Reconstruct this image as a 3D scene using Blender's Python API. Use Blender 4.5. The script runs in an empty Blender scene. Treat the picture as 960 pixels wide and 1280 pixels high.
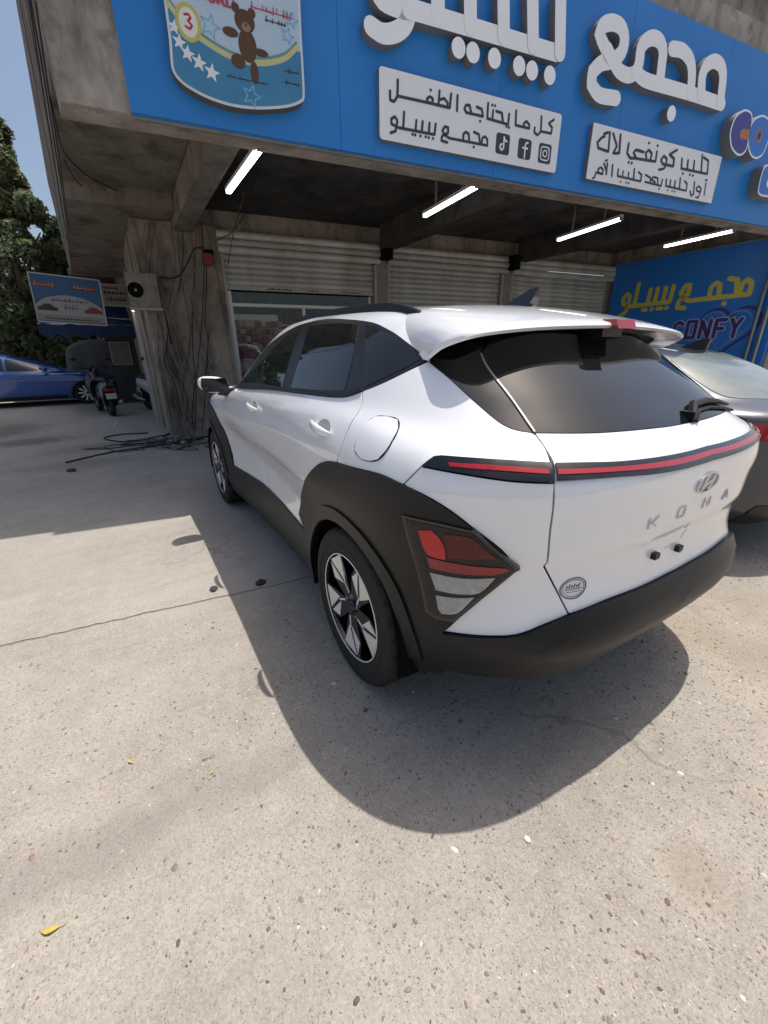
import bpy, bmesh, math, random
import numpy as np
from mathutils import Vector, Matrix, geometry as mgeo
sc = bpy.context.scene
random.seed(7); rng = np.random.default_rng(7)
R = math.radians
# ------------------------------------------------------------------ camera (ultra-wide phone lens, 1.36 m above the ground)
cam = bpy.data.cameras.new('camera'); cam_o = bpy.data.objects.new('camera', cam); sc.collection.objects.link(cam_o)
sc.camera = cam_o
cam.sensor_fit = 'VERTICAL'; cam.sensor_height = 24; cam.lens = 513.2/1280*24
cam.clip_start = .05; cam.clip_end = 2000
yaw, pit, rol = R(-31.56), R(-21.55), R(-.5)
fw = Vector((math.cos(pit)*math.cos(yaw), math.cos(pit)*math.sin(yaw), math.sin(pit)))
rt = fw.cross(Vector((0, 0, 1))).normalized(); up = rt.cross(fw)
rt, up = rt*math.cos(rol) + up*math.sin(rol), -rt*math.sin(rol) + up*math.cos(rol)
M = Matrix((rt, up, -fw)).transposed().to_4x4(); M.translation = (-1.333, 1.54, 1.358)
cam_o.matrix_world = M
# ------------------------------------------------------------------ sky, sun, exposure
SUN = Vector((.045, -.327, 1.0)).normalized()
w = bpy.data.worlds.new('World'); sc.world = w; w.use_nodes = True
nt = w.node_tree; nt.nodes.clear()
sky = nt.nodes.new('ShaderNodeTexSky'); sky.sky_type = 'NISHITA'; sky.sun_disc = False
sky.sun_elevation = math.asin(SUN.z); sky.sun_rotation = math.atan2(SUN.x, SUN.y)
sky.air_density = 1.0; sky.dust_density = 4.0; sky.ozone_density = 1.0
bg = nt.nodes.new('ShaderNodeBackground'); bg.inputs[1].default_value = .15
wo = nt.nodes.new('ShaderNodeOutputWorld')
nt.links.new(sky.outputs[0], bg.inputs[0]); nt.links.new(bg.outputs[0], wo.inputs[0])
sl = bpy.data.lights.new('sun', 'SUN'); sl.energy = 4.4; sl.angle = R(.53); sl.color = (1, .965, .91)
so = bpy.data.objects.new('sun', sl); sc.collection.objects.link(so)
so.rotation_euler = SUN.to_track_quat('Z', 'Y').to_euler()
sc.view_settings.view_transform = 'Standard'; sc.view_settings.look = 'None'
sc.view_settings.exposure = .0; sc.view_settings.gamma = 1
sc.cycles.max_bounces = 5; sc.cycles.transparent_max_bounces = 12
sc.cycles.sample_clamp_indirect = 8
# ------------------------------------------------------------------ helpers
COL = sc.collection
MAT = {}
def mat(name, col, rough=.6, metal=0, spec=.5, coat=0, noise=None, bump=None, emit=None, trans=0, alpha=1, vary=None, ior=1.5):
    """col linear rgb; noise=(scale, amount, colour2[, detail]); bump=(scale, strength)"""
    if name in MAT: return MAT[name]
    m = bpy.data.materials.new(name); m.use_nodes = True
    t = m.node_tree; b = t.nodes['Principled BSDF']
    b.inputs['Base Color'].default_value = (*col, 1)
    b.inputs['Roughness'].default_value = rough; b.inputs['Metallic'].default_value = metal
    b.inputs['Specular IOR Level'].default_value = spec; b.inputs['Coat Weight'].default_value = coat
    b.inputs['Coat Roughness'].default_value = .03; b.inputs['IOR'].default_value = ior
    b.inputs['Transmission Weight'].default_value = trans; b.inputs['Alpha'].default_value = alpha
    co = None
    def coord():
        nonlocal co
        if co is None: co = t.nodes.new('ShaderNodeTexCoord')
        return co.outputs['Object']
    if noise:
        n = t.nodes.new('ShaderNodeTexNoise'); n.inputs['Scale'].default_value = noise[0]
        n.inputs['Detail'].default_value = noise[3] if len(noise) > 3 else 6; n.inputs['Roughness'].default_value = .6
        t.links.new(coord(), n.inputs['Vector'])
        r = t.nodes.new('ShaderNodeValToRGB'); r.color_ramp.elements[0].position = .35; r.color_ramp.elements[1].position = .68
        t.links.new(n.outputs[0], r.inputs[0])
        x = t.nodes.new('ShaderNodeMix'); x.data_type = 'RGBA'
        x.inputs[6].default_value = (*col, 1); x.inputs[7].default_value = (*noise[2], 1)
        mm = t.nodes.new('ShaderNodeMath'); mm.operation = 'MULTIPLY'; mm.inputs[1].default_value = noise[1]
        t.links.new(r.outputs[0], mm.inputs[0]); t.links.new(mm.outputs[0], x.inputs[0])
        t.links.new(x.outputs[2], b.inputs['Base Color'])
    if bump:
        n2 = t.nodes.new('ShaderNodeTexNoise'); n2.inputs['Scale'].default_value = bump[0]; n2.inputs['Detail'].default_value = 8
        t.links.new(coord(), n2.inputs['Vector'])
        bp = t.nodes.new('ShaderNodeBump'); bp.inputs['Strength'].default_value = bump[1]; bp.inputs['Distance'].default_value = .02
        t.links.new(n2.outputs[0], bp.inputs['Height']); t.links.new(bp.outputs[0], b.inputs['Normal'])
    if emit:
        b.inputs['Emission Color'].default_value = (*emit[0], 1); b.inputs['Emission Strength'].default_value = emit[1]
    if vary:   # per-object random brightness
        oi = t.nodes.new('ShaderNodeObjectInfo'); mr = t.nodes.new('ShaderNodeMapRange')
        mr.inputs[3].default_value = 1 - vary; mr.inputs[4].default_value = 1 + vary
        hs = t.nodes.new('ShaderNodeHueSaturation'); t.links.new(oi.outputs['Random'], mr.inputs[0]); t.links.new(mr.outputs[0], hs.inputs['Value'])
        src = b.inputs['Base Color'].links[0].from_socket if b.inputs['Base Color'].links else None
        if src: t.links.new(src, hs.inputs['Color'])
        else: hs.inputs['Color'].default_value = (*col, 1)
        t.links.new(hs.outputs[0], b.inputs['Base Color'])
    MAT[name] = m
    return m
def tag(o, label=None, cat=None, group=None, kind=None):
    if label: o['label'] = label
    if cat: o['category'] = cat
    if group: o['group'] = group
    if kind: o['kind'] = kind
    return o
def empty(name, loc=(0, 0, 0), rz=0, label=None, cat=None, group=None, parent=None):
    o = bpy.data.objects.new(name, None); COL.objects.link(o); o.location = loc; o.rotation_euler = (0, 0, rz)
    o.empty_display_size = .1
    if parent: o.parent = parent
    return tag(o, label, cat, group)
def link(name, me, m=None, parent=None, smooth=False, auto=None):
    o = bpy.data.objects.new(name, me); COL.objects.link(o)
    if m is not None and len(me.materials) == 0:
        for q in (m if isinstance(m, (list, tuple)) else [m]): me.materials.append(q)
    if smooth:
        me.polygons.foreach_set('use_smooth', [True]*len(me.polygons))
    if auto: me.set_sharp_from_angle(angle=R(auto))
    if parent: o.parent = parent
    return o
def pyd(name, v, f, m=None, parent=None, smooth=False, auto=None, mi=None):
    me = bpy.data.meshes.new(name); me.from_pydata([tuple(map(float, q)) for q in v], [], [list(map(int, q)) for q in f]); me.update()
    o = link(name, me, m, parent, smooth, auto)
    if mi is not None: me.polygons.foreach_set('material_index', mi)
    return o
class MB:
    """collects shapes into one mesh"""
    def __init__(s): s.v = []; s.f = []; s.mi = []; s.cur = 0
    def add(s, v, f):
        n = len(s.v); s.v += [tuple(q) for q in v]; s.f += [[i + n for i in q] for q in f]; s.mi += [s.cur]*len(f)
    def hexa(s, c):   # 8 corners: bottom 4 ccw, top 4 ccw
        s.add(c, [(3,2,1,0), (4,5,6,7), (0,1,5,4), (1,2,6,5), (2,3,7,6), (3,0,4,7)])
    def box(s, lo, hi):
        x0, y0, z0 = lo; x1, y1, z1 = hi
        s.hexa([(x0,y0,z0),(x1,y0,z0),(x1,y1,z0),(x0,y1,z0),(x0,y0,z1),(x1,y0,z1),(x1,y1,z1),(x0,y1,z1)])
    def tube(s, pts, r, n=8, cap=True):
        pts = [Vector(q) for q in pts]; rr = r if isinstance(r, (list, tuple)) else [r]*len(pts)
        v = []; f = []
        d0 = (pts[1]-pts[0]).normalized(); a = Vector((0,0,1)) if abs(d0.z) < .9 else Vector((1,0,0))
        n0 = d0.cross(a).normalized()
        for i, q in enumerate(pts):
            d = ((pts[min(i+1, len(pts)-1)] - pts[max(i-1, 0)])).normalized()
            n0 = (n0 - d*n0.dot(d)).normalized(); b0 = d.cross(n0)
            for k in range(n):
                t = 2*math.pi*k/n; v.append(q + (n0*math.cos(t) + b0*math.sin(t))*rr[i])
        for i in range(len(pts)-1):
            for k in range(n):
                f.append((i*n+k, i*n+(k+1)%n, (i+1)*n+(k+1)%n, (i+1)*n+k))
        if cap: f.append(list(range(n))[::-1]); f.append([(len(pts)-1)*n+k for k in range(n)])
        s.add(v, f)
    def lathe(s, prof, M4, n=32, close=False):   # prof [(r, h)] about local z
        v = []; f = []
        for r, h in prof:
            for k in range(n):
                t = 2*math.pi*k/n; v.append(M4 @ Vector((r*math.cos(t), r*math.sin(t), h)))
        m = len(prof)
        for i in range(m if close else m-1):
            j = (i+1) % m
            for k in range(n): f.append((i*n+k, i*n+(k+1)%n, j*n+(k+1)%n, j*n+k))
        s.add(v, f)
    def prism(s, poly, fn, t0, t1):   # poly 2D ccw, fn(p, q, t)->3D
        n = len(poly)
        v = [fn(a, b, t0) for a, b in poly] + [fn(a, b, t1) for a, b in poly]
        f = [list(range(n))[::-1], [n+i for i in range(n)]] + [(i, (i+1)%n, n+(i+1)%n, n+i) for i in range(n)]
        s.add(v, f)
    def build(s, name, m, parent=None, smooth=False, auto=None):
        return pyd(name, s.v, s.f, m, parent, smooth, auto, s.mi if isinstance(m, (list, tuple)) else None)
def copy_tree(o, parent=None):
    c = o.copy(); COL.objects.link(c); c.parent = parent
    for ch in o.children: copy_tree(ch, c)
    return c
def catmull(pts, step=.02, closed=False, corner=38):
    """densify a polyline; smooth except at sharp corners"""
    P = [np.array(q, float) for q in pts]; n = len(P); out = []
    def turn(i):
        if not closed and (i == 0 or i == n-1): return True
        a = P[i]-P[(i-1) % n]; b = P[(i+1) % n]-P[i]
        la, lb = np.linalg.norm(a), np.linalg.norm(b)
        if la < 1e-6 or lb < 1e-6: return True
        return math.degrees(math.acos(max(-1, min(1, float(a @ b)/(la*lb))))) > corner
    sh = [turn(i) for i in range(n)]
    for i in range(n if closed else n-1):
        p1, p2 = P[i], P[(i+1) % n]
        L = np.linalg.norm(p2-p1); k = max(1, int(math.ceil(L/step)))
        m1 = (p2-p1) if sh[i] else .5*(p2-P[(i-1) % n])*min(1, 2*L/(np.linalg.norm(p2-P[(i-1) % n])+1e-9))
        m2 = (p2-p1) if sh[(i+1) % n] else .5*(P[(i+2) % n]-p1)*min(1, 2*L/(np.linalg.norm(P[(i+2) % n]-p1)+1e-9))
        for j in range(k):
            t = j/k; t2 = t*t; t3 = t2*t
            out.append((2*t3-3*t2+1)*p1 + (t3-2*t2+t)*m1 + (3*t2-2*t3)*p2 + (t3-t2)*m2)
    if not closed: out.append(P[-1])
    return np.array(out)
def inset(poly, d):
    P = np.array(poly); n = len(P)
    area = .5*np.sum(P[:, 0]*np.roll(P[:, 1], -1) - np.roll(P[:, 0], -1)*P[:, 1])
    s = 1 if area > 0 else -1
    e = np.roll(P, -1, 0) - P; e /= np.maximum(np.linalg.norm(e, axis=1, keepdims=True), 1e-9)
    nn = np.stack([-e[:, 1], e[:, 0]], 1)*s
    b = nn + np.roll(nn, 1, 0); l = np.maximum(np.linalg.norm(b, axis=1, keepdims=True), .35); b /= l
    c = np.maximum(np.sum(b*nn, 1, keepdims=True), .5)
    return P + b*d/c
def inpoly(P, poly):
    x, y = P[:, 0], P[:, 1]; r = np.zeros(len(P), bool); q = np.array(poly); n = len(q); j = n-1
    for i in range(n):
        xi, yi = q[i]; xj, yj = q[j]
        if yi != yj:
            r ^= ((yi > y) != (yj > y)) & (x < (xj-xi)*(y-yi)/(yj-yi) + xi)
        j = i
    return r
def cdt(poly, grid, holes=()):
    """triangulate a 2D outline with interior grid points; returns verts(n,2), tris, number of outline points"""
    poly = np.array(poly); lo, hi = poly.min(0), poly.max(0)
    gx = np.arange(lo[0]+grid*.5, hi[0], grid); gy = np.arange(lo[1]+grid*.5, hi[1], grid)
    G = np.stack(np.meshgrid(gx, gy, indexing='ij'), -1).reshape(-1, 2)
    if len(G):
        G = G[inpoly(G, poly)]
        if len(G):
            d = np.min(np.hypot(G[:, None, 0]-poly[None, :, 0], G[:, None, 1]-poly[None, :, 1]), 1)
            G = G[d > grid*.45]
    n = len(poly)
    edges = [(i, (i+1) % n) for i in range(n)]
    vs = [Vector(q) for q in poly] + [Vector(q) for q in G]
    faces = [list(range(n))]
    for h in holes:
        h = np.array(h); k0 = len(vs); vs += [Vector(q) for q in h]; m = len(h)
        edges += [(k0+i, k0+(i+1) % m) for i in range(m)]
    v, e, f, *_ = mgeo.delaunay_2d_cdt(vs, edges, [], 1 if not holes else 2, 1e-6)
    V = np.array([tuple(q) for q in v]); T = [list(q) for q in f]
    c = np.array([V[t].mean(0) for t in T]); keep = inpoly(c, poly)
    for h in holes: keep &= ~inpoly(c, h)
    return V, [t for t, k in zip(T, keep) if k]
# ------------------------------------------------------------------ shared materials
m_white = mat('white_paint', (.84, .84, .845), .30, coat=1.0, spec=.5)
m_white.node_tree.nodes['Principled BSDF'].inputs['Coat IOR'].default_value = 1.75
m_clad = mat('black_cladding_plastic', (.0085, .0086, .0092), .40, spec=.32, bump=(900, .06))
m_black = mat('black_trim', (.010, .010, .011), .35)
m_gloss = mat('gloss_black', (.006, .006, .007), .06, coat=.5)
m_void = mat('dark_gap', (.004, .004, .004), .9, spec=.1)
m_glass = mat('tinted_glass', (.008, .010, .011), .012, spec=.52, ior=1.52)
m_glassf = mat('front_door_glass', (.010, .016, .013), .015, spec=.6, ior=1.52)
m_rubber = mat('tyre_rubber', (.013, .013, .013), .75, spec=.3, noise=(40, .5, (.03, .029, .027)))
m_alu = mat('machined_alloy', (.78, .75, .69), .40, metal=.25, spec=.6)
m_badge = mat('badge_chrome', (.55, .55, .57), .22, metal=.9)
m_chrome = mat('dark_chrome', (.35, .35, .36), .18, metal=1.0)
m_red = mat('red_lens', (.36, .010, .014), .10, coat=.6)
m_redd = mat('dark_red_lens', (.14, .006, .009), .10)
m_redbright = mat('bright_red_lens', (.78, .035, .035), .18)
m_clear = mat('clear_lens', (.66, .66, .63), .2, noise=(45, .6, (.34, .34, .32)))
m_lampedge = mat('lamp_housing', (.026, .023, .021), .3, spec=.35)

def cover_mat():
    m = bpy.data.materials.new('clear_lamp_cover'); m.use_nodes = True; t = m.node_tree; t.nodes.clear()
    o = t.nodes.new('ShaderNodeOutputMaterial'); mx = t.nodes.new('ShaderNodeMixShader'); tr = t.nodes.new('ShaderNodeBsdfTransparent'); gl = t.nodes.new('ShaderNodeBsdfGlossy'); fr = t.nodes.new('ShaderNodeFresnel')
    gl.inputs['Roughness'].default_value = .02; fr.inputs[0].default_value = 1.18; tr.inputs[0].default_value = (.9, .9, .9, 1)
    t.links.new(fr.outputs[0], mx.inputs[0]); t.links.new(tr.outputs[0], mx.inputs[1]); t.links.new(gl.outputs[0], mx.inputs[2]); t.links.new(mx.outputs[0], o.inputs[0])
    return m
m_cover = cover_mat()
# ------------------------------------------------------------------ car body surface (implicit, metres, rear axle at x=0)
def pch(xs, ys):
    xs = np.array(xs, float); ys = np.array(ys, float)
    h = np.diff(xs); d = np.diff(ys) / h
    m = np.zeros(len(xs)); m[0] = d[0]; m[-1] = d[-1]
    for i in range(1, len(xs) - 1):
        if d[i-1] * d[i] > 0:
            w1 = 2*h[i] + h[i-1]; w2 = h[i] + 2*h[i-1]
            m[i] = (w1 + w2) / (w1/d[i-1] + w2/d[i])
    def f(x):
        x = np.clip(x, xs[0], xs[-1])
        i = np.clip(np.searchsorted(xs, x) - 1, 0, len(xs) - 2)
        t = (x - xs[i]) / h[i]
        t2 = t*t; t3 = t2*t
        return (2*t3-3*t2+1)*ys[i] + (t3-2*t2+t)*h[i]*m[i] + (3*t2-2*t3)*ys[i+1] + (t3-t2)*h[i]*m[i+1]
    return f
L_B = pch([.15,.22,.32,.45,.60,.75,.88,.96,1.04,1.12,1.20], [.800,.845,.880,.892,.893,.897,.905,.902,.888,.862,.82])
L_R = pch([.15,.25,.33,.39,.44,.515,.535,.58,.64,.70,.782,.806,.90,.97,1.03,1.08,1.14], [-.42,-.62,-.74,-.78,-.800,-.832,-.833,-.814,-.788,-.775,-.773,-.784,-.791,-.802,-.797,-.760,-.70])
L_F = pch([.15,.3,.5,.7,.85,.95,1.03,1.10,1.2], [3.30,3.46,3.52,3.50,3.42,3.25,2.9,2.5,2.3])
L_D = pch([-.9,-.6,-.3,0,.3,1.0,1.9,2.3,2.8,3.3,3.6], [1.075,1.10,1.135,1.165,1.17,1.15,1.11,1.08,1.02,.93,.85])
G_B = pch([.9,1.0,1.1,1.2,1.3,1.4,1.5,1.6], [.895,.875,.845,.800,.748,.690,.620,.54])
G_R = pch([.9,1.0,1.1,1.2,1.3,1.4,1.5,1.6], [-.76,-.76,-.718,-.598,-.462,-.325,-.19,-.05])
G_F = pch([.9,1.0,1.1,1.2,1.3,1.4,1.5,1.6], [2.86,2.68,2.49,2.29,2.07,1.84,1.56,1.2])
G_T = pch([-.7,-.45,-.2,.1,.5,.95,1.4,1.8], [1.415,1.462,1.502,1.532,1.552,1.560,1.538,1.47])
def smax(a, b, k):
    return .5*(a + b + np.sqrt((a-b)**2 + k*k)) - .12*k
def smin(a, b, k):
    return -smax(-a, -b, k)
def plan(x, ay, b, xr, xf, cr, cf, nr, nf):
    ar = np.maximum(cr - xr, .05); af = np.maximum(xf - cf, .05)
    ur = np.maximum(cr - x, 0)/ar; uf = np.maximum(x - cf, 0)/af
    v = np.maximum(ay/b, 1e-6)
    rr = np.where(ur > 0, (ur**nr + v**nr)**(1/nr), np.where(uf > 0, (uf**nf + v**nf)**(1/nf), v))
    return (rr - 1)*np.where(ur > v, ar, np.where(uf > v, af, b))
def F_cross(P):
    x, y, z = P[..., 0], P[..., 1], P[..., 2]
    ay = np.abs(y)
    lo = np.exp(-np.clip((z-.98)/.10, 0, 9)**2)
    fl = (.014*np.exp(-((x)/.52)**4) + .014*np.exp(-((x-2.66)/.52)**4) - .010*np.exp(-((x-1.32)/.55)**4))*lo
    # door crease: skin turns under along a line falling towards the rear arch
    dz = (.875 + .075*(x-1.3)) - z
    win = np.exp(-((x-1.25)/.92)**6)
    hol = -.026*win*(np.clip(dz/.16, 0, 1) - .6*np.clip((dz-.16)/.22, 0, 1))
    b = L_B(z) + fl + hol
    fL = plan(x, ay, b, L_R(z), L_F(z), .15, 2.35, 3.5, 2.6)
    fL = smax(fL, z - L_D(x) + .03*(ay/.9)**4, .04)
    fL = np.maximum(fL, .17 - z)
    fG = plan(x, ay, G_B(z), G_R(z), G_F(z), .45, 1.15, 3.3, 3.3)
    fG = smax(fG, z - G_T(x) + .030*(ay/.58)**2.2, .045)
    fG = np.maximum(fG, .85 - z)
    return smin(fL, fG, .035)
D_B = pch([.15,.25,.40,.60,.75,.85,.93,1.0,1.08], [.80,.86,.895,.905,.91,.905,.885,.86,.82])
D_R = pch([.15,.28,.36,.55,.70,.85,.95,1.02,1.08], [-.75,-.93,-1.0,-1.02,-1.01,-1.0,-1.03,-1.0,-.9])
D_F = pch([.15,.3,.5,.65,.78,.88,.95], [3.45,3.58,3.62,3.58,3.45,3.1,2.6])
D_D = pch([-1.1,-.8,-.4,.2,1.0,2.0,2.5,3.2,3.6], [.985,1.0,1.01,.99,.97,.95,.94,.84,.72])
E_B = pch([.85,.95,1.05,1.15,1.25,1.35,1.45], [.86,.835,.80,.75,.69,.62,.52])
E_R = pch([.85,.95,1.05,1.15,1.25,1.32,1.40], [-.95,-.82,-.66,-.47,-.25,-.05,.3])
E_F = pch([.85,.95,1.05,1.15,1.25,1.35,1.45], [2.6,2.4,2.18,1.95,1.7,1.4,1.1])
E_T = pch([-.5,-.2,.1,.5,1.0,1.5], [1.20,1.31,1.375,1.42,1.43,1.38])
def F_sedan(P):
    x, y, z = P[..., 0], P[..., 1], P[..., 2]
    ay = np.abs(y)
    fL = plan(x, ay, D_B(z), D_R(z), D_F(z), -.1, 2.45, 3.2, 2.7)
    fL = smax(fL, z - D_D(x) + .03*(ay/.9)**4, .04)
    fL = np.maximum(fL, .17 - z)
    fG = plan(x, ay, E_B(z), E_R(z), E_F(z), .55, 1.0, 2.8, 2.8)
    fG = smax(fG, z - E_T(x) + .035*(ay/.58)**2.2, .05)
    fG = np.maximum(fG, .8 - z)
    return smin(fL, fG, .04)
F = F_cross
XP, XF, Z0, RC = .15, 2.30, .80, .80
def to_at(P):
    P = np.asarray(P, float)
    x, y, z = P[..., 0], np.abs(P[..., 1]), P[..., 2]
    ox = np.clip(x, XP, XF)
    ph = np.arctan2(np.abs(x - ox), np.maximum(y, 1e-9))
    a = np.where(x < XP, XP - RC*ph, np.where(x > XF, XF + RC*ph, x))
    th = np.arctan2(z - Z0, np.hypot(x - ox, y))
    return np.stack([a, th], -1)
def from_at(A, off=0.0):
    A = np.asarray(A, float)
    a, th = A[..., 0], A[..., 1]
    ox = np.clip(a, XP, XF)
    ph = np.abs(a - ox)/RC
    sx = np.where(a < XP, -1., 1.)
    D = np.stack([sx*np.sin(ph)*np.cos(th), np.cos(ph)*np.cos(th), np.sin(th)], -1)
    O = np.stack([ox, 0*ox, Z0 + 0*ox], -1)
    lo = np.full(a.shape, .12); hi = np.full(a.shape, 1.6)
    for t in np.linspace(.15, 1.6, 50):
        ins = F(O + D*t) < 0
        lo = np.where(ins, t, lo)
    hi = lo + .04
    for _ in range(18):
        m = (lo + hi)/2
        ins = F(O + D*m[..., None]) < 0
        lo = np.where(ins, m, lo); hi = np.where(ins, hi, m)
    P = O + D*lo[..., None]
    if np.any(off):
        P = P + nrm(P)*np.asarray(off)[..., None]
    return P
def nrm(P):
    e = 2e-3
    g = np.stack([F(P + np.eye(3)[i]*e) - F(P - np.eye(3)[i]*e) for i in range(3)], -1)
    return g/np.maximum(np.linalg.norm(g, axis=-1, keepdims=True), 1e-9)
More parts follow.
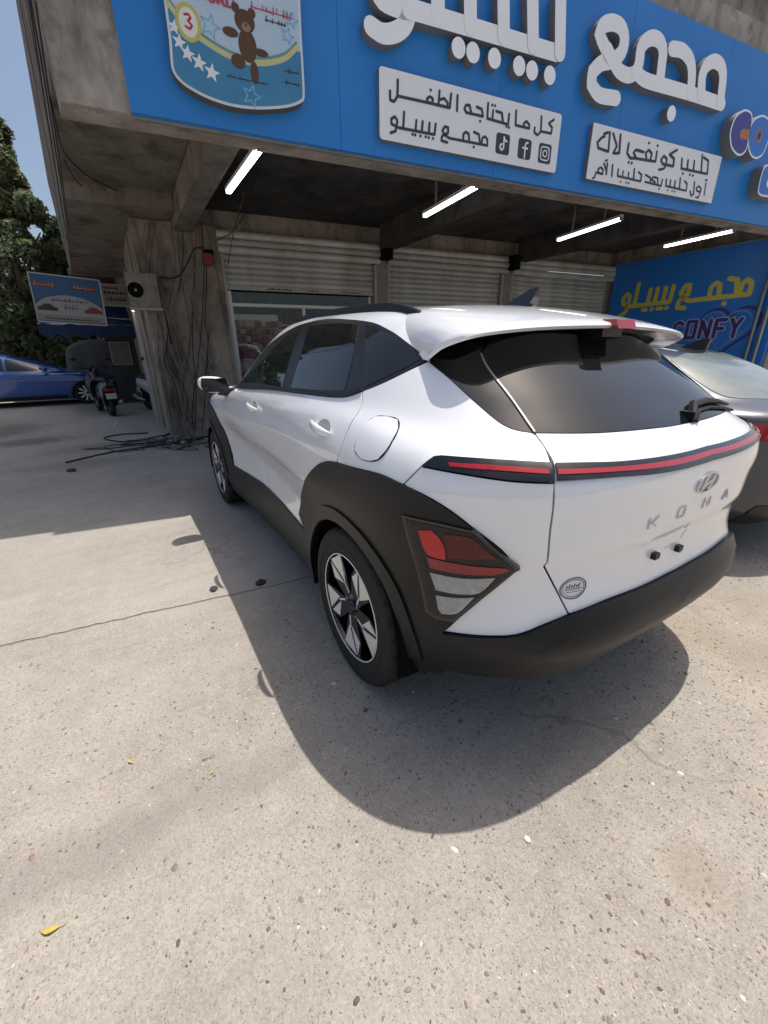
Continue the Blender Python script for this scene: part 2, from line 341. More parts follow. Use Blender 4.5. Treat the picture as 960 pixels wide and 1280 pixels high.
# outlines of the body panels on the surface, as (station, elevation) pairs
TR = {
 'window_trim': [(1.9900,0.3652),(1.5275,0.3722),(0.9897,0.4044),(0.6015,0.4220),(0.3006,0.4346),(0.1654,0.4460),(0.0979,0.4629),(0.0412,0.4854),(-0.0612,0.5276),(-0.1446,0.5727),(-0.2188,0.6260),(-0.1332,0.6813),(0.0110,0.7503),(0.1822,0.7961),(0.2738,0.8106),(0.4114,0.8288),(0.7369,0.8637),(1.0715,0.8404),(1.2873,0.7738),(1.5225,0.6809),(1.7477,0.4864)],
 'front_glass': [(1.8600,0.3970),(1.4187,0.4258),(0.8528,0.4366),(0.9128,0.6039),(0.9818,0.8096),(1.1138,0.7735),(1.2457,0.7032),(1.3961,0.5854)],
 'rear_glass_side': [(0.7245,0.4420),(0.3806,0.4577),(0.1635,0.4765),(0.2070,0.6185),(0.3027,0.7914),(0.5516,0.8141),(0.8647,0.8192),(0.7884,0.6638)],
 'quarter_glass': [(0.0396,0.4997),(-0.0448,0.5429),(-0.1313,0.5867),(-0.1911,0.6294),(-0.1216,0.6737),(0.0094,0.7344),(0.1777,0.7791),(0.2442,0.7875),(0.1438,0.6593)],
 'belt_strip': [(1.9900,0.3652),(1.5275,0.3722),(0.9897,0.4044),(0.6015,0.4220),(0.3006,0.4346),(0.1654,0.4460),(0.0979,0.4629),(0.0412,0.4854),(0.0570,0.5023),(0.1088,0.4784),(0.1784,0.4617),(0.3166,0.4513),(0.6231,0.4410),(1.0149,0.4238),(1.5065,0.3989)],
 'quarter_panel': [(0.0412,0.4854),(0.0071,0.4238),(0.0016,0.3516),(0.0144,0.2297),(0.0252,0.1871),(-0.0689,0.1903),(-0.1970,0.1932),(-0.2762,0.1779),(-0.3194,0.2366),(-0.3459,0.2660),(-0.3607,0.2696),(-0.4811,0.2682),(-0.5932,0.2644),(-0.5894,0.3032),(-0.5688,0.3505),(-0.5238,0.3595),(-0.4867,0.3821),(-0.4209,0.4485),(-0.3214,0.5457),(-0.2239,0.6205),(-0.1446,0.5727),(-0.0612,0.5276)],
 'bumper_skin': [(-0.2762,0.1779),(-0.3461,0.1560),(-0.4006,0.1272),(-0.4563,0.0820),(-0.5075,0.0360),(-0.5379,-0.0106),(-0.3955,-0.2493),(-0.4450,-0.2342),(-0.5025,-0.2206),(-0.5561,-0.2095),(-0.6160,-0.1855),(-0.6749,-0.1696),(-0.6015,-0.0149),(-0.6045,0.0019),(-0.5986,0.0987),(-0.5946,0.2169),(-0.5199,0.2180),(-0.4189,0.2273),(-0.3194,0.2366)],
 'tailgate': [(-0.6015,-0.0149),(-0.6749,-0.1696),(-0.7885,-0.1615),(-0.9389,-0.1711),(-1.1066,-0.1765),(-1.1066,0.3684),(-0.9012,0.3634),(-0.7145,0.3528),(-0.5688,0.3505),(-0.5894,0.3032),(-0.5974,0.2685),(-0.5946,0.2169),(-0.5986,0.0987),(-0.6045,0.0019)],
 'light_bar_end': [(-0.3194,0.2366),(-0.3459,0.2660),(-0.3607,0.2696),(-0.4811,0.2682),(-0.5932,0.2644),(-0.5930,0.2168),(-0.5199,0.2180),(-0.4189,0.2273)],
 'red_end': [(-0.3827,0.2512),(-0.4818,0.2510),(-0.5823,0.2457),(-0.5844,0.2353),(-0.5134,0.2384),(-0.4274,0.2410),(-0.3877,0.2423)],
 'light_bar': [(-0.5997,0.2635),(-0.6642,0.2648),(-0.7386,0.2652),(-0.9154,0.2721),(-1.1066,0.2789),(-1.1066,0.2327),(-0.8999,0.2271),(-0.7256,0.2263),(-0.6550,0.2232),(-0.5977,0.2197)],
 'red_bar': [(-0.6016,0.2460),(-0.7321,0.2499),(-0.9089,0.2566),(-1.1066,0.2635),(-1.1066,0.2502),(-0.9067,0.2424),(-0.7283,0.2390),(-0.6002,0.2346)],
 'pillar_trim': [(-0.2239,0.6205),(-0.3214,0.5457),(-0.4209,0.4485),(-0.4867,0.3821),(-0.5238,0.3595),(-0.5687,0.3493),(-0.5149,0.4673),(-0.4333,0.6057),(-0.4070,0.6636),(-0.4132,0.7312),(-0.3370,0.7158),(-0.2631,0.6648)],
 'rear_glass': [(-0.5688,0.3505),(-0.7145,0.3528),(-0.9012,0.3634),(-1.1066,0.3684),(-1.1066,0.9617),(-0.6188,0.8677),(-0.3660,0.7644),(-0.4315,0.7392),(-0.4070,0.6636),(-0.4333,0.6057),(-0.5149,0.4673)],
 'rear_door': [(0.9800,0.4105),(0.6015,0.4220),(0.3006,0.4346),(0.1654,0.4460),(0.0979,0.4629),(0.0412,0.4854),(0.0071,0.4238),(0.0016,0.3516),(0.0144,0.2297),(0.0252,0.1871),(0.0252,0.1871),(0.0886,0.1751),(0.1530,0.1484),(0.2678,0.0728),(0.4709,-0.0978),(0.5690,-0.2486),(0.4700,-0.3080),(0.4700,-0.3080),(0.6685,-0.3042),(0.8954,-0.2896),(1.1449,-0.2809),(1.1500,-0.2271),(1.1000,-0.0573),(1.0200,0.2190),(0.9800,0.4105)],
 'front_door': [(1.9900,0.3652),(1.5275,0.3722),(0.9800,0.4105),(1.0200,0.2190),(1.1000,-0.0573),(1.1500,-0.2271),(1.1449,-0.2809),(1.2453,-0.2756),(1.6332,-0.2989),(2.0079,-0.3183),(2.0079,-0.3183),(2.0200,-0.0566),(2.0000,0.1640)],
 'fender': [(1.9900,0.3652),(2.0000,0.1640),(2.0200,-0.0566),(2.0200,-0.2223),(2.1200,-0.0672),(2.2200,0.0439),(2.3523,0.1299),(2.6104,0.1768),(2.8516,0.1265),(2.9552,0.0456),(3.0216,-0.0870),(3.1611,-0.0836),(3.5566,0.1293),(3.5566,0.2783),(3.5566,0.7141),(2.3000,0.4080)],
 'cladding': [(-1.1066,-0.1765),(-0.9389,-0.1711),(-0.7885,-0.1615),(-0.6749,-0.1696),(-0.6160,-0.1855),(-0.5561,-0.2095),(-0.5025,-0.2206),(-0.4450,-0.2342),(-0.3955,-0.2493),(-0.5379,-0.0106),(-0.5075,0.0360),(-0.4563,0.0820),(-0.4006,0.1272),(-0.3461,0.1560),(-0.2762,0.1779),(-0.1970,0.1932),(-0.0689,0.1903),(0.0252,0.1871),(0.0886,0.1751),(0.1530,0.1484),(0.2678,0.0728),(0.4709,-0.0978),(0.5690,-0.2486),(0.4700,-0.3080),(0.4700,-0.3080),(0.6685,-0.3042),(0.8954,-0.2896),(1.2453,-0.2756),(1.6332,-0.2989),(2.0079,-0.3183),(2.0500,-0.2004),(2.1200,-0.0672),(2.2200,0.0439),(2.3523,0.1299),(2.6104,0.1768),(2.8516,0.1265),(2.9552,0.0456),(3.0216,-0.0870),(3.1611,-0.0836),(3.2734,-0.2012),(3.3656,-0.4522),(2.9445,-0.5088),(2.9130,-0.4553),(2.9039,-0.3833),(2.8882,-0.3149),(2.8647,-0.2510),(2.8304,-0.1926),(2.7855,-0.1425),(2.7314,-0.1038),(2.6701,-0.0795),(2.6045,-0.0721),(2.5370,-0.0833),(2.4711,-0.1136),(2.4100,-0.1618),(2.3574,-0.2246),(2.3164,-0.2975),(2.2881,-0.3753),(2.2754,-0.4552),(2.2808,-0.5357),(2.2000,-0.6323),(1.3000,-0.6528),(0.4500,-0.6342),(0.3736,-0.5645),(0.3847,-0.4863),(0.3794,-0.4099),(0.3578,-0.3353),(0.3208,-0.2632),(0.2701,-0.1977),(0.2078,-0.1433),(0.1382,-0.1040),(0.0709,-0.0812),(0.0024,-0.0759),(-0.0638,-0.0878),(-0.1250,-0.1154),(-0.1788,-0.1567),(-0.2232,-0.2085),(-0.2568,-0.2678),(-0.2810,-0.3330),(-0.2958,-0.4022),(-0.3056,-0.4772),(-0.3238,-0.5693),(-0.3369,-0.4648),(-0.3977,-0.4208),(-0.4040,-0.3923),(-0.5645,-0.3684),(-0.6494,-0.3722),(-0.7396,-0.3958),(-0.8212,-0.3475),(-0.9812,-0.3612),(-1.1066,-0.3652)],
 'bumper_ledge': [(-1.1066,-0.1775),(-0.9389,-0.1721),(-0.7884,-0.1626),(-0.6749,-0.1706),(-0.6160,-0.1864),(-0.5561,-0.2105),(-0.5025,-0.2216),(-0.4451,-0.2354),(-0.3995,-0.2483),(-0.4316,-0.2650),(-0.4690,-0.2723),(-0.5181,-0.2693),(-0.5850,-0.2556),(-0.6524,-0.2267),(-0.7342,-0.2145),(-0.9244,-0.2230),(-1.1066,-0.2514)],
 'arch_trim': [(0.3865,-0.5050),(0.3856,-0.4312),(0.3693,-0.3581),(0.3383,-0.2870),(0.2939,-0.2205),(0.2379,-0.1627),(0.1724,-0.1176),(0.1062,-0.0875),(0.0399,-0.0734),(-0.0259,-0.0756),(-0.0884,-0.0935),(-0.1454,-0.1253),(-0.1949,-0.1690),(-0.2350,-0.2217),(-0.2651,-0.2806),(-0.2866,-0.3448),(-0.2998,-0.4125),(-0.3438,-0.3918),(-0.3265,-0.3166),(-0.3009,-0.2455),(-0.2667,-0.1799),(-0.2203,-0.1207),(-0.1640,-0.0715),(-0.1000,-0.0355),(-0.0300,-0.0149),(0.0435,-0.0117),(0.1175,-0.0268),(0.1942,-0.0598),(0.2682,-0.1098),(0.3320,-0.1751),(0.3832,-0.2505),(0.4198,-0.3313),(0.4405,-0.4134),(0.4444,-0.4967)],
 'arch_trim_front': [(2.9066,-0.3857),(2.8910,-0.3162),(2.8675,-0.2513),(2.8331,-0.1920),(2.7877,-0.1410),(2.7331,-0.1015),(2.6710,-0.0766),(2.6045,-0.0690),(2.5361,-0.0804),(2.4692,-0.1112),(2.4074,-0.1602),(2.3543,-0.2242),(2.3130,-0.2983),(2.2845,-0.3773),(2.2722,-0.4584),(2.2161,-0.4430),(2.2329,-0.3518),(2.2692,-0.2623),(2.3207,-0.1791),(2.3816,-0.1078),(2.4517,-0.0541),(2.5272,-0.0213),(2.6039,-0.0103),(2.6786,-0.0202),(2.7484,-0.0490),(2.8098,-0.0936),(2.8617,-0.1508),(2.9017,-0.2169),(2.9293,-0.2887),(2.9484,-0.3650)],
 'lamp': [(-0.2936,0.0835),(-0.3772,0.0855),(-0.4482,0.0805),(-0.5379,-0.0106),(-0.4196,-0.1942),(-0.3826,-0.2035),(-0.3589,-0.1978)],
 'lamp_red_block': [(-0.3310,0.0627),(-0.3627,0.0709),(-0.3820,0.0534),(-0.3938,0.0272),(-0.3962,-0.0035),(-0.3677,-0.0055),(-0.3479,0.0040)],
 'lamp_red_upper': [(-0.3870,0.0691),(-0.4455,0.0709),(-0.4715,0.0449),(-0.5006,0.0207),(-0.4018,0.0013),(-0.3972,0.0332)],
 'lamp_red_lower': [(-0.3513,-0.0151),(-0.3998,-0.0113),(-0.5189,-0.0029),(-0.5267,-0.0145),(-0.5016,-0.0327),(-0.4246,-0.0466),(-0.3598,-0.0503)],
 'lamp_white_upper': [(-0.3601,-0.0666),(-0.4342,-0.0595),(-0.5006,-0.0430),(-0.4716,-0.0968),(-0.4278,-0.1137),(-0.3760,-0.1198)],
 'lamp_white_lower': [(-0.3768,-0.1378),(-0.4285,-0.1260),(-0.4621,-0.1141),(-0.4278,-0.1748),(-0.3938,-0.1885),(-0.3850,-0.1777)],
 'fuel': [(-0.0969,0.3834),(-0.1461,0.3877),(-0.1918,0.3782),(-0.2139,0.3328),(-0.2087,0.2777),(-0.1820,0.2359),(-0.1477,0.2264),(-0.1061,0.2286),(-0.0698,0.2507),(-0.0633,0.2876),(-0.0745,0.3498)],
 'sticker': [(-0.7230,-0.0932),(-0.7232,-0.1019),(-0.7209,-0.1098),(-0.7163,-0.1165),(-0.7099,-0.1217),(-0.7024,-0.1253),(-0.6944,-0.1272),(-0.6864,-0.1273),(-0.6790,-0.1256),(-0.6726,-0.1222),(-0.6676,-0.1173),(-0.6641,-0.1109),(-0.6624,-0.1034),(-0.6624,-0.0951),(-0.6642,-0.0867),(-0.6678,-0.0791),(-0.6730,-0.0726),(-0.6795,-0.0678),(-0.6869,-0.0651),(-0.6948,-0.0647),(-0.7026,-0.0667),(-0.7099,-0.0709),(-0.7160,-0.0771),(-0.7205,-0.0847)],
 'roof': [(-0.2188,0.6260),(-0.1332,0.6813),(0.0110,0.7503),(0.1822,0.7961),(0.2738,0.8106),(0.4114,0.8288),(0.7369,0.8637),(1.0715,0.8404),(1.2873,0.7738),(1.5225,0.6809),(1.7477,0.4864),(1.9900,0.3652),(2.0600,0.3908),(1.9000,0.6143),(1.7500,0.7527),(1.6000,0.8946),(1.5400,1.1631),(1.5300,1.5708),(0.1600,1.5708),(0.1550,1.1801),(-0.1513,0.9117),(-0.1438,0.7841),(-0.1502,0.6930)],
 'windshield': [(1.9200,0.6340),(1.7700,0.7649),(1.6200,0.9124),(1.5600,1.1601),(1.5500,1.5708),(2.2900,1.5708),(2.2800,0.8454),(2.2000,0.5272)],
 'hood': [(2.3240,0.4038),(2.3267,0.4830),(2.3797,0.8940),(3.5566,1.5708),(3.5566,1.5708),(3.2680,0.0474),(3.5566,0.1342),(3.5566,0.2849),(3.5566,0.7235)],
 'plate': [(-1.1066,-0.2063),(-0.8855,-0.1995),(-0.8789,-0.0208),(-1.1066,-0.0216)],
}
# ------------------------------------------------------------------ car panels cut from the surface
TS = .9
def shell(name, poly, m, parent, off=0., thick=.012, grid=.035, step=.02, ins=0., mirror=0, smoothpoly=True, holes=(), corner=38):
    """one panel: outline in (station, elevation) laid on the body surface, with turned-in edges.
    mirror 0 left only, 1 right only, 2 both halves joined at the centreline"""
    p2 = np.array(poly, float)*[1, TS]
    d = catmull(p2, step, True, corner) if smoothpoly else p2
    cl = XP - RC*math.pi/2
    if ins:
        oncl = (d[:, 0] < cl+1e-4) | (d[:, 1] > TS*math.pi/2-1e-4)
        di = inset(d, ins); keepx = d[:, 0] < cl+1e-4; keepy = d[:, 1] > TS*math.pi/2-1e-4
        di[keepx, 0] = cl; di[keepy, 1] = TS*math.pi/2
        d = di
    d[:, 0] = np.maximum(d[:, 0], cl); d[:, 1] = np.minimum(d[:, 1], TS*math.pi/2)
    V, T = cdt(d, grid, [np.array(h)*[1, TS] for h in holes])
    A = V/[1, TS]
    P0 = from_at(A); N = nrm(P0)
    atc = (A[:, 0] < cl+1e-4) | (A[:, 1] > math.pi/2-1e-4)
    P0[atc, 1] = 0; N[atc, 1] = 0
    P = P0 + N*off
    # orient faces outward
    F3 = []
    for t in T:
        a, b, c = P[t[0]], P[t[1]], P[t[2]]
        n = np.cross(b-a, c-a)
        F3.append(t if n @ N[t].mean(0) > 0 else t[::-1])
    cnt = {}
    for t in F3:
        for i in range(len(t)):
            a, b = t[i], t[(i+1) % len(t)]
            cnt[(a, b)] = cnt.get((a, b), 0) + 1
    bd = [(a, b) for (a, b) in cnt if (b, a) not in cnt and not (atc[a] and atc[b])]
    idx = {}; extra = []; Q = list(P)
    for a, b in bd:
        for k in (a, b):
            if k not in idx:
                idx[k] = len(Q); Q.append(P[k] - N[k]*thick)
    Fs = F3 + [[b, a, idx[a], idx[b]] for a, b in bd]
    Q = np.array(Q)
    ns = len(F3); nb = len(Fs) - ns
    flags = [True]*ns + [False]*nb
    if mirror == 1:
        Q = Q*[1, -1, 1]; Fs = [t[::-1] for t in Fs]
    elif mirror == 2:
        n = len(Q); remap = {}; Q2 = []
        for i, q in enumerate(Q):
            if abs(q[1]) < 1e-5: remap[i] = i
            else: remap[i] = n + len(Q2); Q2.append(q*[1, -1, 1])
        Fs = Fs + [[remap[i] for i in t][::-1] for t in Fs]; flags = flags*2
        Q = np.concatenate([Q, np.array(Q2).reshape(-1, 3)])
    me = bpy.data.meshes.new(name); me.from_pydata(Q.tolist(), [], Fs); me.update()
    me.polygons.foreach_set('use_smooth', flags)
    me.set_sharp_from_angle(angle=R(40))
    return link(name, me, m, parent)
def ribbon(path, width):
    """closed outline of a strip of the given width along a 2D path in (station, elevation)"""
    p = np.array(path, float)*[1, TS]; d = np.gradient(p, axis=0); d /= np.linalg.norm(d, axis=1, keepdims=True)
    n = np.stack([-d[:, 1], d[:, 0]], 1)*width/2
    return np.concatenate([p+n, (p-n)[::-1]])/[1, TS]
# ------------------------------------------------------------------ the white crossover
car = empty('white_crossover', (0, 0, 0), 0, 'white compact crossover with black plastic cladding parked nose-in under the blue shop sign', 'car')
def strip_pole(me):
    bm = bmesh.new(); bm.from_mesh(me); bmesh.ops.remove_doubles(bm, verts=bm.verts, dist=1e-5); bm.to_mesh(me); bm.free()
# inner dark shell that closes the gaps between panels
na, nth = 190, 64
aa = np.linspace(XP-RC*math.pi/2, XF+RC*math.pi/2, na); tt = np.linspace(-.70, math.pi/2, nth)
A = np.stack(np.meshgrid(aa, tt, indexing='ij'), -1)
P = from_at(A); N = nrm(P); N[0, :, 1] = N[-1, :, 1] = 0
P = P - N*.011; P[0, :, 1] = 0; P[-1, :, 1] = 0; P[:, -1, 1] = 0
vv = P.reshape(-1, 3); ff = []
for i in range(na-1):
    for j in range(nth-1):
        c = (P[i, j]+P[i+1, j+1])/2
        if c[0] < -.28 and c[2] < .40: continue
        if any(math.hypot(c[0]-xa, c[2]-.345) < .40 and c[1] > .5 and c[2] < 1.0 for xa in (0, 2.66)): continue
        ff.append([i*nth+j, i*nth+j+1, (i+1)*nth+j+1, (i+1)*nth+j])
n0 = len(vv); ff += [[k+n0 for k in t][::-1] for t in ff]
o = pyd('body_shell', np.concatenate([vv, vv*[1, -1, 1]]), ff, m_void, car, True); strip_pole(o.data)
# underbody tray and wheel-well liners
b = MB(); b.box((-.28, -.78, .22), (3.2, .78, .27)); b.build('underbody', m_void, car)
for sgn in (1, -1):
    for xa in (0, 2.66):
        V = []; FF = []; n = 26
        for i in range(n):
            t = R(-12 + 204*i/(n-1)); c_, s_ = math.cos(t), math.sin(t)
            for r_l, dy in ((.383, .905), (.398, .86), (.402, .50), (.10, .49)):
                V.append((xa+r_l*c_, sgn*dy, max(.215, .345+r_l*s_)))
        for i in range(n-1):
            for j in range(3): FF.append([i*4+j, i*4+j+1, (i+1)*4+j+1, (i+1)*4+j])
        pyd('wheel_liner', V, FF, m_void, car, True, 40)
G = .0022
for mir in (0, 1):
    shell('window_trim', TR['window_trim'], m_black, car, .001, .012, .03, mirror=mir)
    shell('belt_moulding', TR['belt_strip'], m_clad, car, .007, .010, .03, mirror=mir)
    shell('door_window', TR['front_glass'], m_glassf, car, .0028, .006, .03, mirror=mir)
    shell('door_window', TR['rear_glass_side'], m_glass, car, .0028, .006, .03, mirror=mir)
    shell('quarter_window', TR['quarter_glass'], m_glass, car, .0028, .006, .03, mirror=mir)
    shell('quarter_panel', TR['quarter_panel'], m_white, car, 0, .02, .03, ins=G, mirror=mir)
    fd = shell('front_door', TR['front_door'], m_white, car, 0, .02, .02, ins=G, mirror=mir)
    rd = shell('rear_door', TR['rear_door'], m_white, car, 0, .02, .02, ins=G, mirror=mir)
    shell('front_fender', TR['fender'], m_white, car, 0, .02, .035, ins=G, mirror=mir)
    shell('bumper_skin', TR['bumper_skin'], m_white, car, 0, .02, .03, ins=G, mirror=mir)
    shell('pillar_trim', TR['pillar_trim'], m_gloss, car, .0005, .012, .03, mirror=mir)
    if mir == 0: shell('fuel_flap', inset(catmull(np.array(TR['fuel']), .01, True), .0), m_white, car, .0040, .004, .015, ins=.0012, mirror=mir, corner=60)
    if mir == 0: shell('fuel_flap_gap', TR['fuel'], m_void, car, .0026, .004, .012, ins=-.0010, mirror=mir, corner=60)
    e = shell('tail_light_strip', TR['light_bar_end'], m_gloss, car, .006, .014, .016, ins=.001, mirror=mir)
    shell('lit_strip', TR['red_end'], m_red, e, .0088, .004, .012, mirror=mir)
    lamp = shell('tail_lamp', TR['lamp'], m_lampedge, car, .017, .022, .015, mirror=mir, corner=30)
    fr = inset(catmull(np.array(TR['lamp'])*[1, TS], .01, True, 30), -.008)/[1, TS]
    shell('bezel', fr, m_gloss, lamp, .0145, .022, .03, mirror=mir, smoothpoly=False)
    for k, mm in (('lamp_red_block', m_redbright), ('lamp_red_upper', m_redd), ('lamp_red_lower', m_red), ('lamp_white_upper', m_clear), ('lamp_white_lower', m_clear)):
        shell('red_segment' if 'red' in k else 'clear_segment', TR[k], mm, lamp, .0205, .005, .012, mirror=mir, corner=50)
    shell('lens_cover', inset(catmull(np.array(TR['lamp'])*[1, TS], .01, True, 30), .003)/[1, TS], m_cover, lamp, .0255, .001, .02, mirror=mir, smoothpoly=False)
shell('cladding', TR['cladding'], m_clad, car, .008, .020, .03, mirror=2)
for mir in (0, 1):
    shell('arch_trim', TR['arch_trim'], m_clad, car, .016, .012, .02, mirror=mir); shell('arch_trim', TR['arch_trim_front'], m_clad, car, .016, .012, .02, mirror=mir)
shell('bumper_ledge', TR['bumper_ledge'], m_clad, car, .015, .022, .02, mirror=2)
shell('roof', TR['roof'], m_white, car, 0, .02, .04, ins=G, mirror=2)
shell('windshield', TR['windshield'], m_glass, car, -.003, .01, .05, mirror=2)
shell('hood', TR['hood'], m_white, car, 0, .02, .05, ins=G, mirror=2)
gate = shell('tailgate', TR['tailgate'], m_white, car, 0, .02, .022, ins=G, mirror=2)
shell('rear_window', TR['rear_glass'], m_glass, car, .001, .01, .03, mirror=2)
lb = shell('light_bar', TR['light_bar'], m_gloss, gate, .006, .014, .016, ins=.0008, mirror=2)
shell('lit_strip', TR['red_bar'], m_red, lb, .0088, .004, .012, mirror=2)
# silver edge of the rear window
gp = np.array(TR['rear_glass'])
shell('window_edge', ribbon(catmull(gp[[0, -1, -2, -3]]*[1, TS], .03)/[1, TS], .0045), mat('window_seal', (.30, .30, .31), .3), car, .006, .006, .008, smoothpoly=False)
# crease above the number-plate field
def xrear(y, z):
    y = np.asarray(y, float); z = np.asarray(z, float)
    lo = np.full(y.shape, -1.4); hi = np.full(y.shape, .4)
    for _ in range(26):
        mid = (lo+hi)/2; ins = F(np.stack([mid, y, z], -1)) < 0
        hi = np.where(ins, mid, hi); lo = np.where(ins, lo, mid)
    return hi
def rear_mesh(name, polys, m, parent, off=.002, thick=.006, grid=.02, step=.012, corner=38):
    """flat pieces on the tailgate given in (y, z)"""
    V = []; FF = []
    for poly in polys:
        d = catmull(np.array(poly, float), step, True, corner)
        v2, T = cdt(d, grid)
        P3 = np.stack([xrear(v2[:, 0], v2[:, 1]), v2[:, 0], v2[:, 1]], -1); N3 = nrm(P3)
        n = len(P3); k0 = len(V)
        V += list(P3+N3*off) + list(P3+N3*(off-thick))
        ed = {}
        for t in T:
            a, b_, c = (P3[i] for i in t[:3])
            t = t if np.cross(b_-a, c-a) @ N3[t[0]] > 0 else t[::-1]
            FF.append([k0+i for i in t])
            for i in range(len(t)): ed[(t[i], t[(i+1) % len(t)])] = 1
        for (a, b_) in ed:
            if (b_, a) not in ed: FF.append([k0+b_, k0+a, k0+n+a, k0+n+b_])
    return pyd(name, V, FF, m, parent)
def seg(p, q, wd):
    p = np.array(p, float); q = np.array(q, float); d = (q-p)/np.linalg.norm(q-p); n = np.array([-d[1], d[0]])*wd/2
    return [p-n, q-n, q+n, p+n]
def ell(cy, cz, ry, rz, n=24, rot=0):
    return [(cy+ry*math.cos(t)*math.cos(rot)-rz*math.sin(t)*math.sin(rot), cz+ry*math.cos(t)*math.sin(rot)+rz*math.sin(t)*math.cos(rot)) for t in [2*math.pi*k/n for k in range(n)]]
def ringpolys(cy, cz, ry, rz, wd, n=28):
    o = ell(cy, cz, ry, rz, n); i = ell(cy, cz, ry-wd, rz-wd, n)
    return [[o[k], o[(k+1) % n], i[(k+1) % n], i[k]] for k in range(n)]
EZ = .955
emb = ringpolys(0, EZ, .070, .036, .007) + [seg((.030, EZ-.024), (.018, EZ+.026), .010), seg((-.018, EZ-.026), (-.030, EZ+.024), .010), seg((.022, EZ-.006), (-.022, EZ+.006), .009)]
rear_mesh('emblem', emb, m_badge, gate, .006, .008, .05, .03, 5)
LZ = .872; lh = .034; wd = .0048
def let(y0, strokes):
    return [seg((y0-p[0]*.042, LZ-lh/2+p[1]*lh), (y0-q[0]*.042, LZ-lh/2+q[1]*lh), wd) for p, q in strokes]
KONA = [let(.285, [((0,0),(0,1)), ((.35,.5),(1,1)), ((.35,.5),(1,0)), ((.2,.5),(.4,.5))]), let(.125, [((0,.15),(0,.85)), ((0,1),(1,1)), ((1,.15),(1,.85)), ((0,0),(1,0))]),
     let(-.045, [((0,0),(0,1)), ((0,1),(1,0)), ((1,0),(1,1))]), let(-.195, [((0,0),(.5,1)), ((.5,1),(1,0)), ((.35,.25),(.65,.25))])]
for kona in KONA: rear_mesh('letter', kona, m_badge, gate, .004, .006, .05, .05, 5)
# plate mounts, leftover tape, sticker
for y, z in ((.168, .728), (.012, .714)):
    b = MB(); x = float(xrear(y, z)); b.box((x-.016, y-.014, z-.010), (x+.004, y+.014, z+.010)); b.build('plate_mount', m_clad, gate)
m_tape = mat('clear_tape', (.62, .62, .60), .25)
for tp in (seg((.0, .745), (-.03, .775), .004), seg((.10, .735), (.04, .735), .004), seg((-.02, .69), (-.03, .685), .012)): rear_mesh('tape', [tp], m_tape, gate, .001, .002, .05, .05, 5)
sy, sz = .52, .70
stk = rear_mesh('sticker', [ell(sy, sz, .046, .037, 30)], mat('sticker_white', (.72, .72, .75), .3), gate, .0012, .002, .03, .02)
m_ink = mat('navy_ink', (.012, .016, .05), .5)
rear_mesh('print', ringpolys(sy, sz, .044, .0355, .003) + ringpolys(sy, sz, .037, .0285, .0015) +
          [seg((sy+.028, sz-.004), (sy-.028, sz-.004), .0022), seg((sy+.026, sz-.012), (sy-.026, sz-.012), .0016)] +
          [seg((sy+.024-.008*k, sz+.0), (sy+.020-.008*k, sz+.010+(.004 if k % 2 else 0)), .003) for k in range(6)], m_ink, stk, .0022, .002, .05, .03, 5)
# spoiler ------------------------------------------------------------------
Epts = np.array([(-.196,.668,1.327), (-.262,.662,1.362), (-.312,.645,1.379), (-.356,.603,1.394), (-.392,.47,1.409), (-.412,.25,1.420), (-.425,0,1.426)])
Spts = np.array([(-.193,.668,1.330), (-.115,.668,1.375), (-.04,.655,1.420), (.03,.61,1.466), (.10,.50,1.500), (.14,.27,1.522), (.155,0,1.530)])
kk = np.linspace(0, 6, 37)
def cr(P, t):
    return np.stack([pch(np.arange(7), P[:, i])(t) for i in range(3)], -1)
E_, S_ = cr(Epts, kk), cr(Spts, kk)
sat = from_at(to_at(S_)); S_ = sat.copy(); S_[-1, 1] = 0
rows = []
for t in np.linspace(0, 1, 12):
    q = S_*(1-t) + (E_ + [0, 0, .014])*t
    q[:, 2] += .020*4*t*(1-t)*np.clip(kk/2, 0, 1)
    rows.append(q)
rows.append(E_ + [-.006, 0, .006]); rows.append(E_ + [.002, 0, -.003])
for d_, dz in ((.05, .002), (.11, -.004)):
    q = E_ + [d_, 0, dz]; q[:, 1] *= .985; rows.append(q)
RW = np.array(rows); nr, nk = RW.shape[:2]
full = np.concatenate([RW, (RW*[1, -1, 1])[:, ::-1][:, 1:]], 1); nk2 = full.shape[1]
ff = [[i*nk2+j, i*nk2+j+1, (i+1)*nk2+j+1, (i+1)*nk2+j] for i in range(nr-1) for j in range(nk2-1)]
sp = pyd('spoiler', full.reshape(-1, 3), [t[::-1] for t in ff], m_white, car, True, 50)
sp.data.flip_normals() if sp.data.polygons[len(ff)//4].normal.z < 0 else None
b = MB(); b.hexa([(-.452,-.055,1.420),(-.40,-.055,1.420),(-.40,.055,1.420),(-.452,.055,1.420),(-.440,-.055,1.449),(-.39,-.055,1.452),(-.39,.055,1.452),(-.440,.055,1.449)])
b.build('brake_light', m_red, sp)
b = MB(); b.hexa([(-.40,-.06,1.395),(-.30,-.06,1.38),(-.30,.06,1.38),(-.40,.06,1.395),(-.40,-.06,1.423),(-.30,-.06,1.42),(-.30,.06,1.42),(-.40,.06,1.423)]); b.build('spoiler_centre_block', m_black, sp)  # plain black block under the middle of the spoiler
